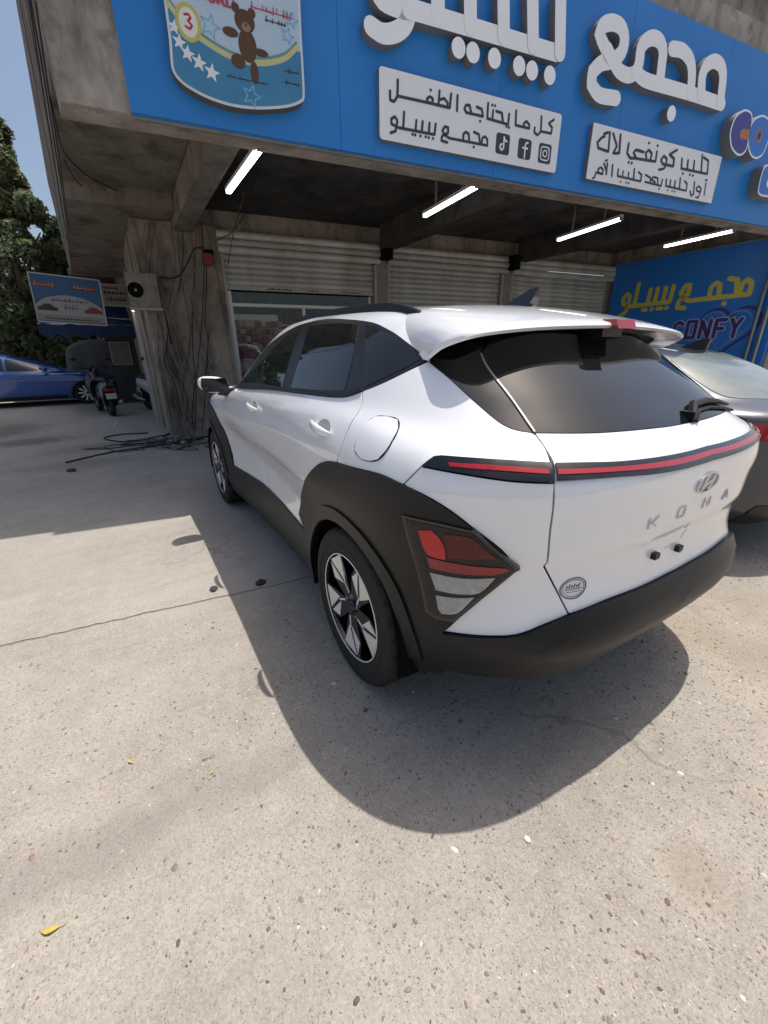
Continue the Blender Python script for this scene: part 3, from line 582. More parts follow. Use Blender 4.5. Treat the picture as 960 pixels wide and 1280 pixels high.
# roof rails, fin, wiper ----------------------------------------------------
for sgn in (1, -1):
    xs = np.linspace(-.02, 1.42, 30); v = []
    for i, x in enumerate(xs):
        t = i/29; y = .560 - .035*t - .05*max(0, (.12-t)/.12)**2*0
        z = float(from_at(to_at(np.array([x, y, 1.5])))[2])
        lift = .027*min(1, min(t, 1-t)/.16)**.7 + .004
        v.append((x, y, z, lift))
    V = []; FF = []
    for x, y, z, l in v:
        for dy, dz in ((-.013, -.01), (-.012, l*.85), (-.003, l), (.006, l*.93), (.013, l*.4), (.014, -.015)): V.append((x, sgn*(y+dy), z+dz))
    for i in range(29):
        for j in range(5): FF.append([i*6+j, i*6+j+1, (i+1)*6+j+1, (i+1)*6+j][::sgn])
    FF += [list(range(6)), [29*6+k for k in range(6)][::-1]]
    pyd('roof_rail', V, FF, m_clad, car, True, 40)
zf = 1.530
b = MB(); fin = [(.14, 0), (.06, .030), (-.01, .062), (-.055, .068), (-.045, .03), (-.03, 0)]
for sgn in (1, -1):
    pass
n = len(fin); V = [(x, s*wd_*(1-h/.075), zf-.004+h) for s, wd_ in ((1, .028), (-1, .028)) for x, h in fin]
b.add(V, [list(range(n)), [n+i for i in range(n)][::-1]] + [(i, n+i, n+(i+1) % n, (i+1) % n) for i in range(n)])
b.build('antenna_fin', m_gloss, car)
wy = [(-.10, 1.150), (-.16, 1.165), (-.30, 1.178), (-.44, 1.172)]
b = MB(); pw = []
ys = np.array([-.06, -.14, -.25, -.36, -.46]); zs = np.array([1.150, 1.175, 1.178, 1.168, 1.150])
xs = xrear(ys, zs)
b.tube([(x-.02, y, z) for x, y, z in zip(xs, ys, zs)], [.012, .014, .012, .009, .006], 8)
x0 = float(xrear(-.06, 1.150)); b.box((x0-.036, -.078, 1.130), (x0+.01, -.04, 1.160))
zs2 = zs - .02; b.tube([(x-.012, y, z) for x, y, z in zip(xrear(ys, zs2), ys, zs2)], .006, 6)
b.build('rear_wiper', m_clad, car, True, 45)
# door handles ---------------------------------------------------------------
def handle(xc, zc, door_parent, sgn, rise):
    V = []; FF = []; ns = 16; nrng = 10
    for i in range(ns+1):
        t = i/ns; x = xc + .095 - .19*t; z = zc + rise*(t-.5)*.19
        y = float(from_at(np.array([to_at(np.array([x, .88, z]))]))[0, 1])
        pr_ = math.sin(math.pi*min(1, max(0, (t*1.04-.02))))**.45
        cy = y + .010 + .022*pr_
        for k in range(nrng):
            a_ = 2*math.pi*k/nrng
            V.append((x, sgn*(cy + .012*math.cos(a_)*(.4+.6*pr_)), z + (.019*(.35+.65*pr_))*math.sin(a_)))
    for i in range(ns):
        for k in range(nrng): FF.append([i*nrng+k, i*nrng+(k+1) % nrng, (i+1)*nrng+(k+1) % nrng, (i+1)*nrng+k][::-sgn])
    FF += [list(range(nrng)), [ns*nrng+k for k in range(nrng)][::-1]]
    h = pyd('handle', V, FF, m_white, door_parent, True, 60)
    if sgn > 0:
        cp = ell(xc-.005, zc-.001, .060, .032, 20)
        at = [tuple(to_at(np.array([x, float(from_at(np.array([to_at(np.array([x, .88, z]))]))[0, 1]), z]))) for x, z in cp]
        shell('grip_recess', at, mat('recess_shade', (.30, .30, .31), .5), h, .0015, .004, .02)
doors = {0: [], 1: []}
fds = [c for c in car.children if c.name.startswith('front_door')]; rds = [c for c in car.children if c.name.startswith('rear_door')]
for sgn, f_, r_ in ((1, fds[0], rds[0]), (-1, fds[1], rds[1])):
    handle(.185, 1.075, r_, sgn, -.12); handle(1.19, 1.052, f_, sgn, -.08)
# door mirrors ----------------------------------------------------------------
for sgn in (1, -1):
    bm = bmesh.new(); bmesh.ops.create_uvsphere(bm, u_segments=24, v_segments=14, radius=1)
    for v in bm.verts:
        x, y, z = v.co
        sx = abs(x)**.8*(1 if x > 0 else -1)
        v.co = (1.95 + (sx*.11 if x > 0 else sx*.035), sgn*(.958 + .105*math.copysign(abs(y)**.75, y)), 1.133 + .058*math.copysign(abs(z)**.8, z) + (.015*y))
    me = bpy.data.meshes.new('mirror_cap'); bm.to_mesh(me); bm.free()
    mo = link('door_mirror', me, m_white, car, True)
    b = MB(); b.prism([(sgn*p[0], p[1]) for p in [(.872, 1.090), (1.030, 1.096), (1.044, 1.13), (1.034, 1.176), (.885, 1.172), (.868, 1.13)]][::sgn], lambda y, z, t: (t, y, z), 1.906, 1.914)
    b.build('mirror_glass', m_glass, mo)
    b = MB(); b.prism([(sgn*p[0], p[1]) for p in [(.866, 1.083), (1.036, 1.089), (1.051, 1.13), (1.040, 1.183), (.880, 1.178), (.862, 1.13)]][::sgn], lambda y, z, t: (t, y, z), 1.909, 1.95)
    b.build('mirror_frame', m_black, mo)
    b = MB(); b.tube([(1.94, sgn*.93, 1.10), (1.95, sgn*.86, 1.085), (1.95, sgn*.78, 1.09)], [.04, .04, .05], 8); b.build('mirror_foot', m_black, mo, True)
# wheels -----------------------------------------------------------------------
def build_wheel(parent, xa, sgn, spin):
    Mx = Matrix.Translation((xa, sgn*.905, .345)) @ Matrix.Rotation(-R(90)*sgn, 4, 'X') @ Matrix.Rotation(spin, 4, 'Z')   # local z points outward
    wroot = empty('wheel', (0, 0, 0), parent=parent)
    b = MB()
    prof = [(.232, -.205), (.262, -.222), (.300, -.226), (.325, -.222), (.340, -.208)]
    for h in np.linspace(-.205, -.030, 22):
        i = int(round((h+.205)/.175*21)); g = i in (4, 9, 13, 17)
        prof += [(.336 if g else .345, h)]
    prof += [(.341, -.018), (.330, -.006), (.318, -.002), (.300, .002), (.284, .0035), (.281, .006), (.274, .006), (.272, .003), (.250, -.001), (.240, -.006), (.236, -.012)]
    nt_ = 150; V = []; FF = []
    for r_t, h in prof:
        for k in range(nt_):
            t = 2*math.pi*k/nt_; dr = 0
            if r_t > .333 and (h > -.062 or h < -.172) and k % 5 == 0: dr = -.007
            if r_t > .34 and -.16 < h < -.075 and (k+2) % 5 == 0: dr = -.004
            V.append(Mx @ Vector(((r_t+dr)*math.cos(t), (r_t+dr)*math.sin(t), h)))
    for i in range(len(prof)-1):
        for k in range(nt_): FF.append((i*nt_+k, i*nt_+(k+1) % nt_, (i+1)*nt_+(k+1) % nt_, (i+1)*nt_+k))
    pyd('tyre', V, FF, m_tyre, wroot, True, 30)
    # tread blocks: lateral sipes as thin dark slots proud of the grooves
    b = MB()
    b.lathe([(.238, -.010), (.236, -.004), (.231, -.004), (.228, -.012), (.222, -.05), (.205, -.14), (.205, -.2)], Mx, 72)
    b.build('rim_barrel', m_gloss, wroot, True, 30)
    b = MB(); b.lathe([(.2365, -.0045), (.2355, -.002), (.2315, -.002), (.2305, -.0045)], Mx, 72); b.build('rim_lip', m_alu, wroot, True)
    b = MB(); b.lathe([(.0, -.09), (.165, -.09), (.165, -.10), (.0, -.10)], Mx, 40); b.build('brake_disc', mat('brake_iron', (.16, .15, .145), .4, metal=.8), wroot)
    b = MB(); b.lathe([(.0, -.06), (.23, -.075), (.23, -.14)], Mx, 40); 
    def L(r, a, h): return Mx @ Vector((r*math.cos(R(a)), r*math.sin(R(a)), h))
    for k in range(5):
        a0 = 72*k
        def slab(mb, pts, h0, h1, low):
            n = len(pts); v = [L(r, a0+a, h0 + (h1-h0)*(r/.23)) for r, a in pts] + [L(r, a0+a, low) for r, a in pts]
            mb.add(v, [list(range(n)), [n+i for i in range(n)][::-1]] + [((i+1) % n, i, n+i, n+(i+1) % n) for i in range(n)])
        bb = MB(); slab(bb, [(.050, -36), (.232, -20), (.232, 16), (.165, 28), (.050, 38)], -.022, -.012, -.055); bb.build('spoke', m_gloss, wroot)
        bs = MB(); slab(bs, [(.110, -14), (.228, -19), (.228, 10)], -.0190, -.0098, -.03); bs.build('machined_facet', m_alu, wroot)
        bs = MB(); slab(bs, [(.102, -4), (.217, 13), (.160, 25)], -.0192, -.0098, -.03); bs.build('machined_facet', m_alu, wroot)
        bs = MB(); slab(bs, [(.062, -24), (.116, -9.5), (.113, -6.0), (.060, -16)], -.0195, -.0100, -.03); bs.build('machined_facet', m_alu, wroot)
    b = MB(); b.lathe([(.0, -.004), (.028, -.004), (.031, -.008), (.033, -.02), (.06, -.024), (.064, -.03), (.06, -.06)], Mx, 32); b.build('hub', m_gloss, wroot, True, 35)
    for k in range(5):
        b = MB(); c = Mx @ Matrix.Translation((.047*math.cos(R(72*k+36)), .047*math.sin(R(72*k+36)), 0)); b.lathe([(0, -.016), (.008, -.016), (.010, -.020), (.010, -.03)], c, 8)
        b.build('lug_nut', m_chrome, wroot)
    return wroot
m_tyre = mat('tyre_tread', (.014, .014, .014), .72, spec=.35, noise=(25, .45, (.030, .028, .026)))
build_wheel(car, 0, 1, R(20)); build_wheel(car, 2.66, 1, R(50)); build_wheel(car, 0, -1, R(10)); build_wheel(car, 2.66, -1, R(33))
# sign artwork in metres on the sign face (along, height)
SG = {
'word_mujamma':[[(4.5,4.135),(4.336,4.258),(4.379,4.335),(4.493,4.377),(4.616,4.369),(4.685,4.297),(4.674,4.192),(4.567,4.108),(4.417,4.058),(4.315,3.973),(4.321,3.877),(4.449,3.816),(4.697,3.829)],[(4.476,4.17),(4.567,4.108),(4.676,4.047),(4.819,4.036),(4.916,4.082),(4.945,4.162),(4.937,4.267),(4.987,4.337),(5.076,4.381),(5.191,4.379),(5.267,4.315),(5.285,4.209),(5.302,4.066)],[(4.916,4.082),(5.04,4.049),(5.175,4.044),(5.839,4.061),(6.414,4.063)],[(5.399,4.359),(5.567,4.373),(5.712,4.324),(5.783,4.232),(5.829,4.068)],[(6.012,4.081),(5.966,4.229),(5.99,4.319),(6.093,4.387),(6.23,4.382),(6.316,4.31),(6.356,4.168),(6.376,4.076)]],
'dots_mujamma':[[(5.584,3.844)]],
'word_babylo':[[(1.884,3.81),(1.983,3.787),(2.089,3.813),(2.179,3.871),(2.223,3.948),(2.237,4.042),(2.236,4.124),(2.182,4.179),(2.068,4.165),(1.966,4.102),(1.935,4.029),(1.985,3.986),(2.089,3.974),(2.227,3.977)],[(2.227,3.984),(2.348,3.99),(3.834,4.022)],[(2.501,3.996),(2.485,4.331)],[(2.83,4.005),(2.805,4.303)],[(3.192,4.011),(3.149,4.324)],[(3.532,4.018),(3.474,4.345)],[(3.863,4.027),(3.803,4.379)]],
'dots_babylo':[[(2.72,3.843)],[(2.873,3.841)],[(3.109,3.847)],[(3.395,3.847)],[(3.551,3.843)],[(3.772,3.848)]],
'p1a':[[(3.912,3.542),(3.85,3.502),(3.9,3.476),(3.896,3.427),(3.755,3.425)],[(3.748,3.542),(3.755,3.425),(3.719,3.388),(3.677,3.404),(3.676,3.442)],[(3.606,3.425),(3.604,3.455),(3.563,3.476),(3.532,3.449),(3.545,3.426),(3.606,3.425)],[(3.606,3.425),(3.437,3.425)],[(3.427,3.535),(3.435,3.425)],[(3.346,3.497),(3.344,3.416),(3.094,3.424)],[(3.325,3.397),(3.327,3.397)],[(3.354,3.395),(3.357,3.395)],[(3.193,3.494),(3.26,3.49),(3.281,3.417)],[(3.155,3.494),(3.153,3.424)],[(3.139,3.532),(3.142,3.531)],[(3.172,3.532),(3.174,3.532)],[(3.092,3.537),(3.094,3.427)],[(2.966,3.489),(3.024,3.482),(3.043,3.431),(2.854,3.43)],[(3.012,3.391),(3.014,3.39)],[(2.854,3.43),(2.83,3.452),(2.845,3.483),(2.885,3.488),(2.905,3.442)],[(2.749,3.535),(2.75,3.426)],[(2.68,3.534),(2.671,3.434),(2.431,3.434)],[(2.558,3.536),(2.55,3.431)],[(2.552,3.471),(2.61,3.492),(2.648,3.465),(2.643,3.435)],[(2.483,3.434),(2.494,3.467),(2.461,3.478),(2.43,3.459),(2.44,3.435)],[(2.465,3.525),(2.467,3.525)],[(2.483,3.434),(2.142,3.429)],[(2.139,3.536),(2.134,3.428),(2.103,3.385),(2.066,3.39),(2.065,3.45)]],
'p1b':[[(3.115,3.219),(3.11,3.268),(3.078,3.285),(3.051,3.269),(3.046,3.222)],[(3.115,3.219),(2.832,3.216),(2.678,3.214)],[(2.951,3.3),(3.009,3.29),(3.028,3.222)],[(2.956,3.186),(2.958,3.185)],[(2.834,3.216),(2.833,3.268),(2.861,3.287),(2.893,3.276),(2.903,3.217)],[(2.678,3.214),(2.624,3.234),(2.601,3.26),(2.628,3.293),(2.662,3.29),(2.663,3.25),(2.603,3.219),(2.594,3.184),(2.658,3.179)],[(2.527,3.296),(2.519,3.217),(2.147,3.212)],[(2.463,3.292),(2.458,3.217)],[(2.391,3.292),(2.384,3.216)],[(2.327,3.292),(2.32,3.216)],[(2.203,3.33),(2.195,3.212)],[(2.127,3.212),(2.137,3.261),(2.111,3.284),(2.076,3.262),(2.08,3.227),(2.127,3.218),(2.119,3.183),(2.07,3.164)],[(2.504,3.187),(2.506,3.187)],[(2.457,3.186),(2.459,3.186)],[(2.425,3.187),(2.427,3.188)],[(2.371,3.185),(2.373,3.186)],[(2.317,3.185),(2.319,3.185)],[(2.29,3.187),(2.292,3.187)]],
'icons':[[(3.209,3.33),(3.378,3.344),(3.387,3.18),(3.215,3.173)],[(3.48,3.331),(3.65,3.342),(3.666,3.175),(3.495,3.168)],[(3.747,3.328),(3.917,3.341),(3.936,3.176),(3.761,3.164)]],
'p2a':[[(6.353,3.552),(6.45,3.532),(6.488,3.402),(5.982,3.396)],[(6.313,3.572),(6.363,3.403)],[(6.19,3.494),(6.212,3.397)],[(6.071,3.487),(6.093,3.394)],[(5.958,3.486),(5.982,3.396)],[(6.16,3.354),(6.163,3.355)],[(6.219,3.353),(6.222,3.354)],[(6.027,3.35),(6.031,3.351)],[(5.837,3.556),(5.725,3.499),(5.82,3.468),(5.829,3.397),(5.64,3.396)],[(5.64,3.396),(5.596,3.429),(5.634,3.472),(5.695,3.453),(5.697,3.399),(5.676,3.358),(5.594,3.336)],[(5.502,3.496),(5.51,3.402),(5.133,3.387)],[(5.493,3.55),(5.497,3.551)],[(5.417,3.409),(5.425,3.467),(5.365,3.492),(5.319,3.458),(5.345,3.419)],[(5.344,3.553),(5.348,3.554)],[(5.283,3.462),(5.156,3.463),(5.125,3.435),(5.178,3.393),(5.089,3.381),(5.025,3.418),(5.025,3.503)],[(5.072,3.338),(5.075,3.339)],[(5.122,3.337),(5.125,3.338)],[(4.877,3.56),(4.901,3.4)],[(4.763,3.554),(4.85,3.457),(4.809,3.387),(4.901,3.4)],[(4.713,3.557),(4.733,3.391),(4.577,3.402),(4.55,3.447),(4.607,3.496),(4.643,3.512)],[(4.629,3.531),(4.684,3.552)]],
'p2b':[[(6.501,3.31),(6.52,3.184)],[(6.478,3.335),(6.511,3.343)],[(6.434,3.204),(6.433,3.242),(6.376,3.263),(6.338,3.24),(6.361,3.213),(6.43,3.212),(6.418,3.147),(6.369,3.146)],[(6.278,3.295),(6.31,3.174),(6.272,3.149),(6.234,3.195)],[(6.088,3.283),(6.148,3.259),(6.157,3.19),(5.772,3.196)],[(6.0,3.303),(6.025,3.192)],[(5.918,3.263),(5.93,3.192)],[(5.833,3.259),(5.843,3.192)],[(5.755,3.26),(5.768,3.196)],[(5.816,3.157),(5.819,3.157)],[(5.897,3.159),(5.901,3.16)],[(5.943,3.158),(5.946,3.159)],[(5.686,3.25),(5.687,3.186),(5.399,3.194)],[(5.621,3.189),(5.606,3.252),(5.526,3.256),(5.5,3.228),(5.571,3.209)],[(5.384,3.26),(5.478,3.241),(5.488,3.191)],[(5.655,3.153),(5.659,3.153)],[(5.263,3.272),(5.318,3.25),(5.321,3.189),(4.934,3.195)],[(5.183,3.291),(5.197,3.19)],[(5.102,3.249),(5.106,3.191)],[(5.01,3.249),(5.013,3.191)],[(4.929,3.257),(4.934,3.195)],[(4.993,3.147),(4.996,3.148)],[(5.085,3.15),(5.088,3.151)],[(5.126,3.149),(5.129,3.15)],[(4.828,3.285),(4.844,3.182)],[(4.745,3.289),(4.753,3.188)],[(4.695,3.279),(4.74,3.226)],[(4.712,3.308),(4.738,3.315)],[(4.695,3.181),(4.697,3.221),(4.655,3.241),(4.617,3.218),(4.637,3.188),(4.694,3.184),(4.594,3.187),(4.582,3.138),(4.559,3.13)]],
'panel1':[(1.964,3.098),(4.024,3.118),(4.004,3.617),(1.964,3.583)],
'panel2':[(4.446,3.111),(6.692,3.146),(6.605,3.622),(4.417,3.589)],
'can_bottom':[(0.342,3.621),(0.331,3.449),(0.318,3.27),(0.339,3.219),(0.403,3.174),(0.557,3.129),(0.735,3.114),(0.924,3.13),(1.138,3.175),(1.242,3.216),(1.29,3.257),(1.298,3.451),(1.298,3.646),(1.307,3.834)],
'can_wave':[(0.357,3.591),(0.41,3.535),(0.477,3.479),(0.559,3.442),(0.657,3.407),(0.771,3.382),(0.904,3.383),(1.031,3.407),(1.165,3.461),(1.271,3.554)],
'can_stars':[(0.377,3.493),(0.396,3.418),(0.441,3.365),(0.513,3.329),(0.595,3.288)],
'can_misc':[(0.475,3.535),(0.621,3.548),(1.185,3.609),(1.226,3.706),(0.869,3.201),(0.871,3.604),(0.749,3.689),(1.052,3.715)],
'blob1':[(6.796,4.061),(6.673,3.988),(6.628,3.885),(6.637,3.784),(6.723,3.676),(6.859,3.624),(6.951,3.627),(7.021,3.673),(7.034,3.719),(7.011,3.969),(6.96,4.046),(6.884,4.067)],
'blob2':[(7.147,4.062),(7.028,4.005),(6.981,3.887),(7.03,3.745),(7.146,3.653),(7.273,3.634),(7.382,3.685),(7.417,3.763),(7.448,3.947),(7.354,4.039),(7.239,4.068)],
'blob3':[(7.535,3.612),(7.472,3.529),(7.476,3.396),(7.499,3.302),(7.578,3.271),(7.723,3.272),(8.143,3.291),(8.304,3.39),(8.162,3.575),(7.923,3.642)],
}
# cable runs in building coordinates (along, deep, up)
CAB = [
 [(0.311,3.520,2.403),(0.485,3.520,2.393),(0.621,3.520,2.459),(0.747,3.520,2.625),(0.860,3.520,2.803),(0.975,3.520,2.824),(1.039,3.520,2.776)],
 [(1.018,3.520,2.735),(0.809,3.520,2.496),(0.607,3.520,2.297),(0.427,3.520,1.988),(0.320,3.520,1.703),(0.292,3.520,1.472),(0.350,3.520,1.142),(0.526,3.520,0.857)],
 [(1.018,3.520,2.695),(0.954,3.520,2.284),(0.862,3.520,1.826),(0.861,3.520,1.531),(0.780,3.520,1.102)],
 [(1.015,3.520,3.161),(0.990,3.520,2.825),(0.953,3.520,2.503),(0.817,3.520,1.826),(0.657,3.520,1.197),(0.520,3.520,0.729),(0.392,3.520,0.141)],
 [(0.322,3.520,2.534),(0.516,3.520,2.714),(0.767,3.520,2.912),(0.999,3.520,3.147),(1.226,3.520,3.167)],
 [(0.756,3.520,3.162),(0.686,3.520,2.674),(0.560,3.520,2.267),(0.349,3.520,1.789),(0.215,3.520,1.205),(0.399,3.520,0.734),(0.332,3.520,0.247)],
 [(0.295,3.520,1.646),(0.167,3.520,1.176),(0.248,3.520,0.898),(0.267,3.520,0.318)],
 [(0.847,3.520,1.826),(0.657,3.520,1.197),(0.480,3.520,0.858),(0.314,3.520,0.414)],
 [(0.689,3.520,1.938),(0.607,3.520,1.351),(0.551,3.520,0.728),(0.433,3.520,0.103)],
 [(0.895,3.520,1.650),(0.755,3.520,1.039),(0.623,3.520,0.395),(0.541,3.520,0.078)],
 [(0.451,3.520,2.044),(0.378,3.520,1.472),(0.393,3.520,1.049),(0.265,3.520,0.483)],
 [(-0.504,0.770,3.300),(-0.512,1.942,3.300),(-0.335,2.594,3.300),(-0.007,3.061,3.300),(0.341,3.574,3.300),(0.862,4.213,3.300)],
 [(-0.533,2.174,3.300),(-0.469,2.793,3.300),(-0.331,3.371,3.300),(-0.212,4.060,3.300)],
 [(-0.339,2.615,3.290),(-0.009,3.373,3.290),(0.415,4.018,3.290),(0.848,4.431,3.290)],
 [(1.199,0.357,3.050),(1.678,0.243,3.050),(2.604,0.380,3.050),(2.952,0.328,3.050)],
 [(2.952,0.328,3.050),(3.807,0.221,3.050),(5.142,0.193,3.050),(5.680,0.170,3.050)],
 [(1.319,1.200,3.331),(1.383,2.000,3.459),(1.496,2.800,3.398),(1.544,3.300,3.317),(1.364,3.500,2.954)],
 [(1.363,1.200,3.350),(1.426,2.000,3.346),(1.502,2.800,3.197),(1.391,3.300,3.021),(1.212,3.500,2.943)],
 [(1.004,1.200,2.778),(1.102,2.000,2.740),(1.164,2.800,2.516)],
 [(-0.579,1.723,4.316),(-0.647,2.702,4.084),(-0.734,3.965,3.812),(-0.910,6.526,3.470),(-1.031,8.292,3.281)],
 [(-0.474,0.196,3.586),(-0.504,0.637,3.439),(-0.572,1.625,3.255),(-0.680,3.193,3.004),(-0.858,5.771,2.962)],
 [(-0.443,-0.249,3.372),(-0.498,0.544,3.262),(-0.560,1.444,3.077),(-0.671,3.054,2.889)],
 [(-0.512,0.747,3.849),(-0.560,1.445,3.661),(-0.676,3.129,3.408),(-0.774,4.552,3.194)],
 [(-0.486,0.366,3.667),(-0.554,1.362,3.574),(-0.660,2.890,3.344),(-0.799,4.914,3.050)],
 [(0.319,3.928,0.015),(-0.108,3.711,0.015),(-0.591,3.410,0.015),(-0.935,3.897,0.015),(-0.702,4.194,0.015),(-0.269,4.145,0.015)],
 [(0.506,3.146,0.015),(-0.164,2.903,0.015),(-0.803,2.656,0.015),(-1.323,2.218,0.015)],
 [(0.623,3.329,0.015),(0.204,3.148,0.015),(-0.260,3.165,0.015),(-0.703,3.182,0.015)],
 [(0.335,3.235,0.015),(0.251,4.153,0.015),(-0.055,3.600,0.015),(0.289,2.880,0.015)],
]
# places measured on the ground
TUBES = [((4.348, 0.069), (3.095, 0.069)), ((3.962, -2.382), (2.787, -2.228)), ((3.911, -5.087), (2.685, -4.821)), ((3.266, -7.146), (2.166, -6.966))]
def LEAVES():
    leaf(-0.392, 1.962, .042, 70, m_lf, "twisted yellow leaf at the bottom left of the foreground")
    leaf(0.027, 1.772, .026, 20, m_lf, "small crumpled yellow leaf in the left foreground")
    leaf(-0.171, 1.535, .018, 120, m_lf, "tiny yellow leaf near the crossover shadow edge")
LITTER = [(8.587, 1.754, .05, 1, "white scrap of litter on the ground before the black scooter"), (7.830, 1.136, .035, 1, "white scrap of litter near the alley wall"), (1.064, 1.298, .03, 0, "dark clod on the sunlit concrete near the joint"), (4.847, 2.245, .06, 0, "dark clump of dirt in the shade at the left"), (-0.891, 0.779, .013, 1, "white crumb on the edge of the crossover shadow")]
# ------------------------------------------------------------------ ground
def ground_mat(name, base, alt, pebble, rough_scale, stains=(), peb=1.0):
    m = bpy.data.materials.new(name); m.use_nodes = True; t = m.node_tree; b = t.nodes['Principled BSDF']
    L = t.links.new; N = t.nodes.new
    co = N('ShaderNodeTexCoord').outputs['Object']
    def noise(s, d=6, r=.6, vec=None):
        n = N('ShaderNodeTexNoise'); n.inputs['Scale'].default_value = s; n.inputs['Detail'].default_value = d; n.inputs['Roughness'].default_value = r
        L(vec or co, n.inputs['Vector']); return n.outputs[0]
    def ramp(src, p0, p1, c0=0., c1=1.):
        r = N('ShaderNodeMapRange'); r.inputs[1].default_value = p0; r.inputs[2].default_value = p1; r.inputs[3].default_value = c0; r.inputs[4].default_value = c1
        L(src, r.inputs[0]); return r.outputs[0]
    def mix(fac, a, c):
        x = N('ShaderNodeMix'); x.data_type = 'RGBA'
        if isinstance(fac, float): x.inputs[0].default_value = fac
        else: L(fac, x.inputs[0])
        for i, q in ((6, a), (7, c)):
            if isinstance(q, tuple): x.inputs[i].default_value = (*q, 1)
            else: L(q, x.inputs[i])
        return x.outputs[2]
    def math_(op, a, c):
        x = N('ShaderNodeMath'); x.operation = op
        for i, q in ((0, a), (1, c)):
            if isinstance(q, (int, float)): x.inputs[i].default_value = q
            else: L(q, x.inputs[i])
        return x.outputs[0]
    col = mix(ramp(noise(1.1, 5, .7), .40, .64), base, alt)
    col = mix(ramp(noise(3.5, 5, .7), .45, .75, 0, .55), col, tuple(q*.72 for q in base))
    col = mix(ramp(noise(14, 4, .7), .40, .70, 0, .5), col, tuple(min(1, q*1.22) for q in base))
    col = mix(ramp(noise(70, 2, .8), .42, .68, 0, .55), col, tuple(q*.62 for q in base))
    col = mix(ramp(noise(150, 1, .8), .48, .70, 0, .5), col, tuple(min(1, q*1.35) for q in base))
    # wind-blown scuffs, stretched along the slab
    mp = N('ShaderNodeMapping'); mp.inputs['Scale'].default_value = (9, 1.6, 1); mp.inputs['Rotation'].default_value = (0, 0, R(28)); L(co, mp.inputs[0])
    col = mix(ramp(noise(1.0, 4, .75, mp.outputs[0]), .5, .78, 0, .42), col, tuple(q*.62 for q in base))
    # embedded aggregate
    vo = N('ShaderNodeTexVoronoi'); vo.inputs['Scale'].default_value = rough_scale; L(co, vo.inputs['Vector'])
    sel = ramp(vo.outputs['Color'], .55, .56)
    spot = math_('MULTIPLY', ramp(vo.outputs['Distance'], .34, .12), sel)
    dens = ramp(noise(1.3, 4), .42, .58, .05, 1.0)
    spot = math_('MULTIPLY', math_('MULTIPLY', spot, dens), peb*.8)
    hs = N('ShaderNodeHueSaturation'); hs.inputs['Color'].default_value = (*pebble, 1)
    L(ramp(vo.outputs['Color'], .5, 1.0, .55, 1.7), hs.inputs['Value'])
    col = mix(spot, col, hs.outputs[0])
    v2 = N('ShaderNodeTexVoronoi'); v2.inputs['Scale'].default_value = rough_scale*2.3; L(co, v2.inputs['Vector'])
    sp2 = math_('MULTIPLY', math_('MULTIPLY', ramp(v2.outputs['Distance'], .28, .18), ramp(v2.outputs['Color'], .62, .63)), .85*peb)
    col = mix(sp2, col, tuple(q*.55 for q in pebble))
    v3 = N('ShaderNodeTexVoronoi'); v3.inputs['Scale'].default_value = rough_scale*2.9; L(co, v3.inputs['Vector'])
    sp3 = math_('MULTIPLY', math_('MULTIPLY', ramp(v3.outputs['Distance'], .26, .14), ramp(v3.outputs['Color'], .66, .67)), .45*peb)
    col = mix(sp3, col, tuple(min(.8, q*1.5) for q in base))
    # hairline cracks
    dm = N('ShaderNodeVectorMath'); dm.operation = 'ADD'
    nz = N('ShaderNodeTexNoise'); nz.inputs['Scale'].default_value = 2.2; nz.inputs['Detail'].default_value = 4; L(co, nz.inputs['Vector'])
    sc_ = N('ShaderNodeVectorMath'); sc_.operation = 'SCALE'; sc_.inputs['Scale'].default_value = .55; L(nz.outputs['Color'], sc_.inputs[0])
    L(co, dm.inputs[0]); L(sc_.outputs[0], dm.inputs[1])
    vc = N('ShaderNodeTexVoronoi'); vc.feature = 'DISTANCE_TO_EDGE'; vc.inputs['Scale'].default_value = .55; L(dm.outputs[0], vc.inputs['Vector'])
    crack = math_('MULTIPLY', ramp(vc.outputs['Distance'], .006, .001), ramp(noise(.6, 3), .46, .56))
    col = mix(math_('MULTIPLY', crack, .38), col, tuple(q*.35 for q in base))
    # oil and water stains
    for (sx, sy, rx, ry, amt, tint) in stains:
        mp2 = N('ShaderNodeMapping'); mp2.vector_type = 'POINT'; mp2.inputs['Location'].default_value = (-sx/rx, -sy/ry, 0); mp2.inputs['Scale'].default_value = (1/rx, 1/ry, 0)
        L(co, mp2.inputs[0]); ln = N('ShaderNodeVectorMath'); ln.operation = 'LENGTH'; L(mp2.outputs[0], ln.inputs[0])
        d = math_('ADD', ln.outputs['Value'], math_('MULTIPLY', math_('SUBTRACT', noise(5, 4, .7), .5), 1.6))
        col = mix(ramp(d, 1.0, .35, 0, amt), col, tint)
    L(col, b.inputs['Base Color']); b.inputs['Roughness'].default_value = .88; b.inputs['Specular IOR Level'].default_value = .25
    h = math_('ADD', math_('MULTIPLY', noise(60, 4, .8), .6), math_('MULTIPLY', noise(9, 3), .5))
    bp = N('ShaderNodeBump'); bp.inputs['Strength'].default_value = .8; bp.inputs['Distance'].default_value = .010
    L(h, bp.inputs['Height']); L(bp.outputs[0], b.inputs['Normal'])
    return m
